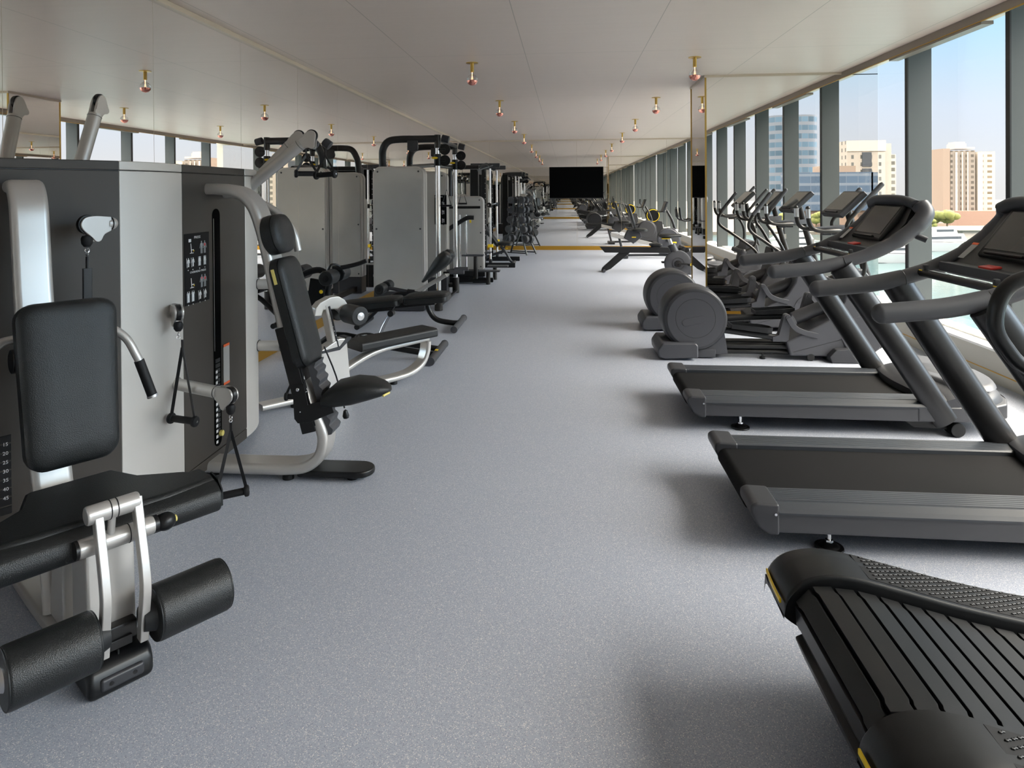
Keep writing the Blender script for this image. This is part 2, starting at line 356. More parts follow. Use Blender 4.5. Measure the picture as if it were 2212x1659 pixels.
# mirrored walls: glass panels with a hairline joint, gold skirting, beige cornice
def mirror_wall(name, axis, pos, thick, a0, a1, seams, m, z0=0.11, z1=2.99):
    b = MB(); g = MB(); e = [a0]+[s for s in seams if a0 < s < a1]+[a1]
    for p, q in zip(e, e[1:]):
        if axis == 'X': b.box((pos-thick/2, (p+q)/2, (z0+z1)/2), (abs(thick), q-p-.004, z1-z0), bev=0)
        else: b.box(((p+q)/2, pos+thick/2, (z0+z1)/2), (q-p-.004, abs(thick), z1-z0), bev=0)
    for s in e[1:-1]:
        if axis == 'X': g.box((pos-thick/2, s, (z0+z1)/2), (abs(thick)*0.9, .0045, z1-z0), bev=0)
        else: g.box((s, pos+thick/2, (z0+z1)/2), (.0045, abs(thick)*0.9, z1-z0), bev=0)
    return struct(b.build(name, m)), g
seamsL = [1.99+1.315*k for k in range(-3, 13)]
wl, jl = mirror_wall('wall_left', 'X', XL, .04, Y0R, Y1R, seamsL, M['mirror'])
seamsF = [-2.10, -.90, .30, 1.50, 2.71]
wf, jf = mirror_wall('wall_far', 'Y', Y1R, .04, XL, XG+.2, seamsF, M['mirrorfar'])
wb, jb = mirror_wall('wall_back', 'Y', Y0R, -.04, XL, XG+.2, seamsF, M['mirrorfar'])
n = 1
def trim(boxes, m, bev=0.0):
    global n
    o = simple('trim_%d' % n, boxes, m, bev); n += 1; return o
struct(jl.build('trim_%d' % n, M['trimbeige'])); n += 1
struct(jf.build('trim_%d' % n, M['trimbeige'])); n += 1
struct(jb.build('trim_%d' % n, M['trimbeige'])); n += 1
simple('baseboard_left', [((XL-.04, Y0R, 0), (XL+.006, Y1R, .11))], M['gold'])
simple('baseboard_far', [((XL, Y1R-.006, 0), (XS, Y1R+.04, .11))], M['gold'])
simple('baseboard_back', [((XL, Y0R-.04, 0), (XS, Y0R+.006, .11))], M['gold'])
trim([((XL-.04, Y0R, 2.985), (XL+.022, Y1R, ZC))], M['trimbeige'], .003)
trim([((XL, Y1R-.02, 2.99), (XH, Y1R+.04, ZC))], M['trimbeige'], .003)
trim([((XL, Y0R-.04, 2.99), (XH, Y0R+.02, ZC))], M['trimbeige'], .003)
# solid outer shell behind the mirrors
trim([((XL-.3, Y0R-.3, 0), (XL-.045, Y1R+.3, ZC)), ((XL-.3, Y1R+.045, 0), (XG+.4, Y1R+.3, ZC+.3)), ((XL-.3, Y0R-.3, 0), (XG+.4, Y0R-.045, ZC+.3))], M['kick'])
# mirrored pier between the cardio bays
b = MB(); b.box(((PX+XG)/2, (PY0+PY1)/2, (.11+3.0)/2), (XG-PX, PY1-PY0, 3.0-.11), bev=0); b.box(((XH+.03+XG)/2, (PY0+PY1)/2, 3.12), (XG-XH-.03, PY1-PY0, .26), bev=0); struct(b.build('wall_pier', M['mirror']))
simple('baseboard_pier', [((PX-.004, PY0-.004, 0), (XG, PY1+.004, .11))], M['gold'])
trim([((PX-.008, PY0-.008, .0), (PX+.012, PY0+.006, 2.995)), ((PX-.008, PY1-.006, .0), (PX+.012, PY1+.008, 2.995))], M['brass'])
trim([((PX-.015, PY0-.015, 2.995), (XH+.02, PY1+.015, ZC+.01))], M['trimbeige'], .003)
# kick panel, sill, header
trim([((XS, Y0R, 0), (XG+.1, Y1R, .262))], M['kick'])
trim([((XS-.004, Y0R, .086), (XS+.02, Y1R, .094))], M['gold'])
trim([((XS-.012, Y0R, .262), (3.615, Y1R, .284)), ((3.625, Y0R, .262), (XG+.02, Y1R, .300))], M['sill'], .003)
trim([((3.612, Y0R, .25), (3.628, Y1R, .276))], M['finedge'])
trim([((XH, Y0R, 2.952), (XH+.03, Y1R, ZC+.22))], M['header'])
trim([((XH-.003, Y0R, 2.946), (XH+.012, Y1R, 2.953))], M['gold'])
# blind cassettes dropping a little lower over every other bay
finY = [7.43+1.637*k for k in range(-6, 7)]
fins = [y for y in finY if not (PY0-.1 < y < PY1) and y < Y1R-.05]
for k, y in enumerate(finY[:-1]):
    if k % 2 == 1 and not (8.6 < y < 9.7):
        trim([((XH+.004, y+.06, 2.925), (XH+.10, min(y+1.637, Y1R-.01) if not (y < PY0 < y+1.637) else PY0-.02, 2.954))], M['header'], .002)
for y in fins:
    b = MB(); b.box(((XF+XG)/2, y+.0275, (.284+3.24)/2), (XG-XF, .05, 3.24-.284), bev=0.002); o = struct(b.build('trim_%d' % n, M['fin'])); n += 1
    e = MB(); e.box((XF-.004, y+.0275, (.284+3.24)/2), (.012, .055, 3.24-.284), bev=0); e.build('fin_edge', M['finedge'], o)
ys = [Y0R]+fins+[Y1R]
for k, (p, q) in enumerate(zip(ys, ys[1:])):
    b = MB(); b.box((XG, (p+q)/2+.0275, (.30+3.24)/2), (.012, q-p-.055, 3.24-.30), bev=0); struct(b.build('window_%d' % (k+1), M['glass']))
# ------------------------------------------------------------------ ceiling bulbs
def bulb(x, y, first=[None]):
    if first[0] is None:
        t = thing('ceiling_bulb', 'x', 'lamp', (x, y, ZC), 0)
        MB().lathe([(.0, 0), (.067, 0), (.067, -.006), (.02, -.009)], seg=28).build('ceiling_plate', M['brass'], t)
        b = MB(); b.cyl((0,0,-.005), (0,0,-.105), .0195, bev=.002); b.build('socket', M['brass'], t)
        prof = [(.014, -.100), (.0155, -.116), (.024, -.131)]+[(.0610*math.sin(a), -.188+.0610*math.cos(a)) for a in [R(d) for d in range(35, 96, 10)]]
        MB().lathe([(r, z) for r, z in prof], seg=28).build('bulb_glass', M['bulb'], t)
        prof = [(.0615*math.sin(R(d)), -.188+.0615*math.cos(R(d))) for d in range(100, 181, 10)]
        MB().lathe(prof, seg=28).build('copper_cap', M['copper'], t)
        b = MB(); b.cyl((0,0,-.10), (0,0,-.155), .004, seg=8)
        for a in range(4): b.cyl((.004*math.cos(a*PI/2), .004*math.sin(a*PI/2), -.15), (.011*math.cos(a*PI/2), .011*math.sin(a*PI/2), -.188), .0009, seg=5)
        b.build('filament', M['filament'], t); first[0] = t; return t
    c = copy_tree(first[0]); place(c, (x, y, ZC)); return c
rows = {-1.02: 'in the left row', 1.38: 'in the right row'}
for x, row in rows.items():
    for k, y in enumerate([7.47, 10.61, 13.75, 16.89]):
        o = bulb(x, y)
        d = ['nearest and largest', 'second from the camera', 'third from the camera', 'fourth from the camera'][k]
        place(o, (x, y, ZC), 0, 'globe bulb with copper tip on brass stem, %s, %s' % (row, d)); o['group'] = 'brass globe bulbs on the ceiling'
# ------------------------------------------------------------------ television on the end mirror
t = thing('television', 'large black flat television hung on the end mirror, switched off', 'television', (.285, Y1R-.06, 1.84))
b = MB(); b.box((0,0,0), (1.47, .05, .865), bev=.008); b.build('bezel', M['black'], t)
b = MB(); b.box((0,-.0275,.004), (1.44, .004, .825), bev=0); b.build('screen', M['tvscreen'], t)
b = MB(); b.box((0,.04,0), (.5, .03, .4), bev=.004); b.build('wall_bracket', M['black'], t)
# ------------------------------------------------------------------ outside: water, far shore, buildings, yachts
def out(name, boxes, m, bev=0.0, label=None, cat=None, kind=None, parent=None, group=None):
    b = MB()
    for c, d in boxes: b.box(c, d, bev=bev)
    o = b.build(name, m, parent)
    if label: tag(o, label, cat, group)
    if kind: o['kind'] = kind
    return o
# crate standing against the mirror between the pulley shrouds
t = thing('storage_crate', 'small black crate closed with white tape, seen in the wall mirror beside the pulley machine', 'crate', (-2.42, 11.45, 0))
b = MB(); b.box((0,0,.19), (.34,.30,.38), bev=.012); b.build('crate_body', M['black'], t)
b = MB(); b.box((0,0,.381), (.345,.05,.006), bev=0); b.box((-.172,0,.2), (.006,.05,.36), bev=0); b.box((-.172,0,.2), (.006,.31,.04), bev=0); b.build('white_tape', M['white'], t)
E0 = -13.0
def water_mat():
    m, nt, p, L = node_mat('pale turquoise marina water'); p.inputs['Base Color'].default_value = (*lin((62,82,84)), 1); p.inputs['Roughness'].default_value = 0.12; p.inputs['Specular IOR Level'].default_value = 0.25
    tc = nt.nodes.new('ShaderNodeTexCoord'); mp = nt.nodes.new('ShaderNodeMapping'); mp.inputs['Scale'].default_value = (.5, 1.2, 1); L.new(tc.outputs['Object'], mp.inputs['Vector'])
    w = nt.nodes.new('ShaderNodeTexNoise'); w.inputs['Scale'].default_value = 1.2; w.inputs['Detail'].default_value = 5; L.new(mp.outputs[0], w.inputs['Vector'])
    b = nt.nodes.new('ShaderNodeBump'); b.inputs['Strength'].default_value = 0.25; b.inputs['Distance'].default_value = 0.1; L.new(w.outputs['Fac'], b.inputs['Height']); L.new(b.outputs['Normal'], p.inputs['Normal']); return m
M['water'] = water_mat()
o = out('marina_water', [((300, 100, E0-.5), (1100, 1400, 1))], M['water']); struct(o)

o = out('far_shore', [((350, 560, E0-.6), (1100, 660, 3.2)), ((350, 17.3-560, E0-.6), (1100, 660, 3.2))], M['concrete'], kind='structure')
def mir(y): return 17.306-y
F_blue = facade('blue glass tower bands', (146,154,168), (104,132,156), 3.2, 3.55, .03, .20, .3, .3, plane='ang')
F_podium = facade('blue glass office bands', (138,150,168), (98,118,144), 4.0, 3.3, .02, .14, .3, .12)
F_beige = facade('beige stone punched windows', (206,198,188), (112,114,114), 4.3, 3.6, .36, .24, .6, .3)
F_grid = facade('white balcony grid', (216,213,204), (128,128,122), 3.1, 3.3, .17, .22, .6, .3)
F_brown = facade('brown tower windows', (166,154,144), (110,102,94), 1.9, 2.0, .22, .24, .6, .3)
F_bal = facade('cream balconies', (214,206,194), (150,134,112), 3.0, 2.0, .22, .28, .6, .3)
F_low = facade('brown podium small windows', (176,150,134), (128,112,104), 3.6, 3.6, .28, .34, .6, .2)
M['brownwall'] = mat('brown podium wall', (120,96,84), 0.8); M['crown'] = mat('pale roof block', (160,150,142), 0.8)
M['browntower'] = mat('taupe tower wall', (124,108,96), 0.8); M['creamwall'] = mat('cream tower wall', (172,162,150), 0.8)
M['leaf'] = mat('yellow green leaves', (96,100,48), 0.8, var=(1.5, .4)); M['trunk'] = mat('tree trunk', (110,92,70), 0.9)
M['hull'] = mat('white yacht hull', (190,192,195), 0.3); M['tint'] = mat('tinted yacht glass', (60,64,70), 0.2)
# beige stone hotel tower, seen direct and, past the pier, in the mirror
def beige(yv, mirrored):
    f = mir if mirrored else (lambda y: y); s = -1 if mirrored else 1
    t = thing('apartment_tower', 'beige stone apartment tower with tall dark window bay, seen through the window' if not mirrored else 'beige stone apartment tower standing behind the blue glass office block, seen in the pier mirror', 'building', (146.6, f(yv), E0))
    H = 25.6-E0
    out('tower_block', [((0, s*9, H/2), (17.8, 18, H))], F_beige, parent=t)
    out('window_bay', [((.2, s*-.1, H-9.3), (4.4, .5, 7.0)), ((.2, s*-.1, H-17.5), (4.4, .5, 7.6)), ((.2, s*-.1, H-26), (4.4, .5, 7.6))], M['tint'], parent=t)
    out('parapet', [((0, s*.0, H-2.6), (18.2, .6, 5.2))], M['creamwall'], parent=t); out('roof_block', [((12.5, s*17, H-1.2), (3.4, 5, 2.0))], M['creamwall'], parent=t)
    out('side_wing', [((11.6, s*16, H/2-.6), (5.6, 20, H-1.2))], F_beige, parent=t)
    out('balcony_wing', [((17.6, s*22, H/2-3), (8.0, 10, H-6))], F_grid, parent=t)
    return t
beige(350, False); beige(350, True)
t = thing('apartment_tower', 'brown and cream high rise tower on a wide brown podium across the water', 'building', (151.2, 274, E0))
out('podium', [((-1.6, 0, 3.2), (15.6, 14, 6.4))], M['brownwall'], parent=t); out('podium_wing', [((13, 4, 3.0), (16, 14, 6.0))], F_low, parent=t)
Ht = 16.8-E0
out('tower_block', [((-8.4, 3, Ht/2), (2.6, 10, Ht))], M['browntower'], parent=t)
out('window_strip', [((-5.9, 3, Ht/2-.4), (2.0, 9.8, Ht-.8)), ((-1.5, 3.2, Ht/2-.4), (6.8, 10, Ht-.8))], F_brown, parent=t)
out('wall_strip', [((3.8, 3, Ht/2-.8), (1.8, 9.4, Ht-1.6)), ((-4.9, 2.9, Ht/2-.7), (.7, 10.2, Ht-1.4)), ((-2.8, 2.9, Ht/2-.7), (.3, 10.4, Ht-1.4)), ((-.9, 2.9, Ht/2-.7), (.3, 10.4, Ht-1.4))], M['creamwall'], parent=t)
out('balcony_strip', [((7.0, 4, Ht/2-.6), (4.8, 10, Ht-1.2))], F_bal, parent=t)
out('roof_block', [((-1.6, 4, Ht+1.0), (4.0, 6, 2.0)), ((-1.6, 4, Ht+2.2), (3.4, 5, 1.0)), ((2.2, 4, Ht+.3), (3, 5, .7))], M['crown'], parent=t)
# blue round glass tower and office block, only in the pier mirror
t = thing('glass_tower', 'tall blue glass tower with rounded corners, seen in the pier mirror', 'building', (96.4, mir(308), E0))
b = MB(); H = 33.2-E0; pl = [(10.6*math.copysign(abs(math.cos(a))**.6, math.cos(a)), 11*math.copysign(abs(math.sin(a))**.6, math.sin(a))) for a in [2*PI*k/64 for k in range(64)]]
b.prism(pl, 0, H, plane='XY'); b.build('tower_block', F_blue, t)
out('service_strip', [((-4.6, 10.2, H/2-.5), (1.6, 1.4, H-1))], M['browntower'], parent=t)
t = thing('office_block', 'low blue glass office block with banded windows, seen in the pier mirror', 'building', (94.0, mir(257), E0))
out('office_body', [((-.5, 0, 14.0), (27, 14, 13.5))], F_podium, parent=t); out('corner_bay', [((13.6, 1, 14.6), (2.4, 12, 12))], F_podium, parent=t)
out('ground_floor', [((0, 0, 3.6), (25, 12, 7.2))], F_low, parent=t); out('plant_room', [((2.4, 0, 21.9), (12, 8, 2.3))], M['browntower'], parent=t)
# low buildings on the quay
for i, (x, y, w, h, l) in enumerate([(113.8, 232, 3.2, 6.2, 'narrow green grey kiosk building on the quay left of the brown tower'), (121, 236, 3, 2.6, 'small pale flat roofed building on the quay before the brown tower'), (112, 232-16, 0, 0, '')]):
    if w: tag(out('quay_building', [((x, y, E0+1+h/2), (w, 5, h))], M['browntower'] if i else M['kick']), l, 'building')
tag(out('boat_house', [((114.5, 205, E0+1.6), (9, 7, 3.0)), ((114.0, 205, E0+3.2), (11, 9, .3))], M['crown']), 'white flat roofed boat house by the water below the brown tower', 'building')
def yacht(x, y, s, rz, label):
    t = thing('motor_yacht', label, 'boat', (x, y, E0), rz, 'white motor yachts moored in the marina')
    secs = []
    for u, w, z0 in ((-9,1.9,.1),(-5,2.1,0),(0,2.2,0),(5,1.7,.2),(8,.8,.7),(9.6,.08,1.6)):
        secs.append([Vector(p)*s for p in ((u, -w*.55, z0),(u, w*.55, z0),(u+.3, w, 1.9+.05*u),(u+.3, -w, 1.9+.05*u))])
    MB().loft(secs).build('hull', M['hull'], t)
    b = MB(); b.prism([(x_*s, z*s) for x_, z in ((-7,1.9),(5,2.1),(3,3.3),(1,3.5),(-6,3.5))], -1.6*s, 1.6*s, bev=.1*s); b.prism([(x_*s, z*s) for x_, z in ((-5,3.5),(1,3.5),(-.5,4.8),(-4.5,4.9))], -1.2*s, 1.2*s, bev=.1*s); b.build('cabin', M['hull'], t)
    b = MB(); b.box((-1.2*s, 0, 2.75*s), (8.4*s, 3.3*s, .55*s), bev=.05); b.box((-2*s, 0, 4.2*s), (4.0*s, 2.5*s, .5*s), bev=.05); b.build('window_band', M['tint'], t)
    return t
yacht(63.5, 143, 1.0, R(-170), 'white motor yacht moored nearest to the ellipticals, bow to the left')
yacht(86, 170, 1.15, R(-165), 'white motor yacht beyond the slate window fin, moored right of the first yacht')
yacht(50, mir(160), .9, R(170), 'white motor yacht seen in the pier mirror behind the elliptical handles')
yacht(58, mir(185), .9, R(165), 'smaller white motor yacht further off in the pier mirror')
def tree(x, y, z, s, label):
    t = thing('quay_tree', label, 'tree', (x, y, z)); rnd = random.Random(int(x*7))
    b = MB(); b.cyl((0,0,0), (0,0,1.8*s), .16*s, .1*s, seg=8); b.build('trunk', M['trunk'], t)
    b = MB()
    for k in range(16):
        a = rnd.random()*6.28; q = rnd.random(); b.sphere((1.3*s*q*math.cos(a), 1.3*s*q*math.sin(a), (1.9+rnd.random()*1.1)*s), (.45+.3*rnd.random())*s, (1,1,.8), 8, 6)
    b.build('crown', M['leaf'], t, ang=60)
tree(112, 213, E0+1, 2.2, 'yellow green bushy tree on the quay below the brown tower')
tree(106, 212, E0+1, 1.4, 'low bush on the quay left of the bushy tree')
tree(66, mir(215), E0+1, 2.0, 'tree on the quay seen in the pier mirror behind the second elliptical')
tree(78, mir(222), E0+1, 2.0, 'tree on the quay seen in the pier mirror beside the first elliptical mast')
# ------------------------------------------------------------------ treadmill (local x from its rear end towards the window)
def arc(cx, cz, r, a0, a1, n=8): return [(cx+r*math.cos(R(a0+(a1-a0)*k/n)), cz+r*math.sin(R(a0+(a1-a0)*k/n))) for k in range(n+1)]
def make_treadmill():
    t = thing('treadmill', 'x', 'treadmill')
    b = MB()
    for s in (-1, 1):
        b.prism([(.10,.20),(.10,.105),(1.50,.098),(1.70,.10),(1.70,.19)], s*.385, s*.455, bev=.008)
    b.box((1.0, 0, .15), (1.7, .80, .07), bev=.01); b.build('chassis', M['skirt'], t)
    b = MB()
    pts = [(1.75,.205)]+[(.055+.045*math.cos(R(a)), .160+.045*math.sin(R(a))) for a in range(90, 271, 15)]+[(1.75,.115)]
    b.prism(pts, -.262, .262); b.build('running_belt', M['belt'], t)
    for s in (-1, 1):
        prof = [(.268, .19), (.268, .222)]
        for k in range(7): y = .276+k*.0185; prof += [(y, .228), (y+.013, .228), (y+.0145, .2245), (y+.0175, .2245)]
        prof += [(.415,.226),(.452,.212),(.462,.196),(.462,.188)]
        MB().prism([(s*y, z) for y, z in prof], .115, 1.60, plane='YZ').build('footrail', M['rail'], t, ang=25)
        b = MB(); b.prism([(-.005,.19),(-.004,.222),(.02,.236),(.118,.232),(.118,.095),(.075,.098),(.03,.125)], s*.262, s*.462, bev=.012, seg=3); c = b.build('rear_cap', M['dark'], t)
        b = MB(); b.cyl((.10, s*.464, .19), (.10, s*.467, .19), .006, seg=10); b.build('screw', M['chrome'], c)
        b = MB(); b.cyl((.36, s*.36, .0), (.36, s*.36, .012), .062, bev=.005, seg=24); b.cyl((.36, s*.36, .012), (.36, s*.36, .03), .045, .02, seg=24); f = b.build('foot', M['black'], t)
        b = MB(); b.cyl((.36, s*.36, .02), (.36, s*.36, .12), .0095, seg=12); b.cyl((.36, s*.36, .03), (.36, s*.36, .04), .017, seg=6); b.build('foot_stem', M['chrome'], f)
        b = MB(); b.prism([(1.36,.115),(1.66,.115),(1.72,.06),(1.68,.035),(1.45,.045)], s*.37, s*.40, bev=.004); b.cyl((1.70, s*.35, .048), (1.70, s*.455, .048), .046, bev=.008, seg=24); b.build('transport_wheel', M['satinblack'], t)
        # upright, elliptical tube leaning back to the handrail
        b = MB(); b.tube([(1.635, s*.43, .10), (1.33, s*.43, .58), (1.00, s*.405, 1.09)], .052, seg=20, n=5, rw=.078, side=(.84, 0, .54)); b.build('upright', M['post'], t)
        # handrail sweeping up into the console frame
        b = MB(); b.tube([(.575, s*.385, 1.055), (.83, s*.383, 1.080), (1.02, s*.38, 1.118)], .040, seg=18, n=6, rw=.045, side=(0,0,1), round_end=False)
        b.sphere((.575, s*.385, 1.055), .042, (1,.95,1.07)); b.build('hand_grip', M['handle'], t)
        b = MB(); b.tube([(1.02, s*.38, 1.118), (1.20, s*.38, 1.180), (1.36, s*.383, 1.262), (1.48, s*.38, 1.355), (1.545, s*.36, 1.44), (1.525, s*.32, 1.505)], [.041,.044,.05,.055,.055,.04], seg=18, n=6); b.build('handrail_arm', M['dark2'], t)
        b = MB(); b.torus((1.02, s*.38, 1.118), (.97, 0, .22), .0425, .002, 24, 5); b.build('grip_joint', M['black'], t)
    # motor hood: rounded height field
    bm = bmesh.new(); NX, NY = 26, 25; g = []
    for i in range(NX):
        row = []
        for j in range(NY):
            v = -1+2*j/(NY-1); u = i/(NX-1)
            xr = 1.52+.10*v*v-.03; xf = 2.15-.26*abs(v)**3.2; x = xr+(xf-xr)*u; y = .46*v*(1-.04*u)
            z = .205+.105*math.sin(PI*min(1, u*1.05+.02))**.7*(1-.5*v*v)+.03*(1-abs(v)**4)
            if u > .93: z -= (u-.93)*.9
            row.append(bm.verts.new((x, y, z)))
        g.append(row)
    for i in range(NX-1):
        for j in range(NY-1): bm.faces.new((g[i][j], g[i+1][j], g[i+1][j+1], g[i][j+1]))
    rim = [g[i][0] for i in range(NX)]+[g[NX-1][j] for j in range(1, NY)]+[g[i][NY-1] for i in range(NX-2, -1, -1)]+[g[0][j] for j in range(NY-2, 0, -1)]
    low = [bm.verts.new((v.co.x, v.co.y, .196)) for v in rim]
    for k in range(len(rim)): bm.faces.new((rim[k], low[k], low[(k+1) % len(rim)], rim[(k+1) % len(rim)]))
    bmesh.ops.recalc_face_normals(bm, faces=bm.faces); b = MB(); b._merge(bm); h = b.build('motor_hood', M['dark'], t, ang=50)
    b = MB(); b.loft([[Vector((1.85+(.30-q)*1.0*math.cos(a)*.75, .40*(1-q*.0)*math.sin(a)*(.45-q)/.3*.75, z)) for a in [2*PI*k/28 for k in range(28)]] for q, z in ((.0,.30),(.02,.325),(.06,.332))]); b.build('hood_badge_recess', M['dark2'], h, ang=50)
    fp = [(1.45,-.4595),(1.75,-.4595),(1.93,-.43),(2.05,-.36),(2.12,-.24),(2.15,-.08)]; b = MB(); b.prism(fp+[(x, -y) for x, y in fp[::-1]], .10, .198, plane='XY', bev=.012, seg=3); b.build('front_bumper', M['skirt'], t)
    # console: bowl between the handrails, tray, crossbar, screen
    b = MB(); b.loft([[Vector(p) for p in sec] for sec in (
        ((1.20,-.34,1.175),(1.20,.34,1.175),(1.23,.34,1.150),(1.23,-.34,1.150)),
        ((1.33,-.335,1.255),(1.33,.335,1.255),(1.37,.335,1.215),(1.37,-.335,1.215)),
        ((1.44,-.32,1.375),(1.44,.32,1.375),(1.50,.32,1.335),(1.50,-.32,1.335)),
        ((1.51,-.29,1.500),(1.51,.29,1.500),(1.56,.29,1.455),(1.56,-.29,1.455)))]); b.build('console_shell', M['black'], t)
    b = MB(); b.tube([(1.515, -.33, 1.49), (1.50, -.2, 1.518), (1.495, 0, 1.524), (1.50, .2, 1.518), (1.515, .33, 1.49)], .034, seg=14, n=5, rw=.05, side=(.8,0,-.5)); b.build('console_brow', M['dark'], t)
    Ms = frame((1.405, 0, 1.375), (0,-1,0), (.60, 0, .80))
    b = MB(Ms); b.box((0,0,-.015), (.46,.30,.045), bev=.014, seg=3); s_ = b.build('display', M['satinblack'], t)
    b = MB(Ms); b.box((0,.01,.0085), (.39,.235,.004), bev=.001); b.build('screen', M['screen'], s_)
    b = MB(Ms); b.box((0,-.135,.02), (.30,.014,.02), bev=.006); b.build('display_lip', M['black'], s_)
    b = MB(); b.box((1.245, 0, 1.198), (.12, .66, .028), bev=.008); b.box((1.19, 0, 1.190), (.02, .66, .05), bev=.006); tr = b.build('console_tray', M['handle'], t)
    b = MB(); b.box((1.235, -.02, 1.2195), (.055, .10, .012), rot=(0, -.12, 0), bev=.004); b.build('emergency_stop_clip', M['red'], tr)
    b = MB(); b.tube([(1.10, -.345, 1.152), (1.10, .345, 1.152)], .021, n=1, seg=16); cb = b.build('crossbar', M['black'], t)
    for s in (-1, 1): b = MB(); b.box((1.098, s*.16, 1.1725), (.02, .16, .004), bev=.001); b.build('pulse_sensor', M['alu'], cb)
    for s in (-1, 1):
        b = MB(); b.box((1.10, s*.30, 1.182), (.026, .022, .034), bev=.006); b.build('speed_knob', M['dark'], cb)
        b = MB(); b.box((1.085, s*.32, 1.166), (.004, .03, .008), rot=(0,-.6,0), bev=0); b.build('yellow_mark', M['yellow'], cb)
    b = MB(frame((1.30, .255, 1.262), (0,-1,0), (.72,0,.69))); b.box((0,0,.018), (.05,.10,.002), bev=0); lb = b.build('warning_label', M['labelgrey'], t)
    b = MB(frame((1.338, .255, 1.300), (0,-1,0), (.72,0,.69))); b.box((0,0,.019), (.05,.014,.002), bev=0); b.build('label_heading', M['orange'], lb)
    b = MB(); b.tube([(1.46, -.40, 1.30), (1.52, -.43, 1.27)], .02, n=1, seg=10); b.build('cup_hook', M['dark'], t)
    return t
tm = make_treadmill(); place(tm, (.80, 3.52, 0), 0, 'grey treadmill in the middle of the row, between the whole treadmill and the curved one'); tm['group'] = 'treadmills facing the window'
t2 = copy_tree(tm); place(t2, (.80, 5.08, 0), 0, 'grey treadmill standing in front of the ellipticals, its whole console visible'); t2['group'] = 'treadmills facing the window'
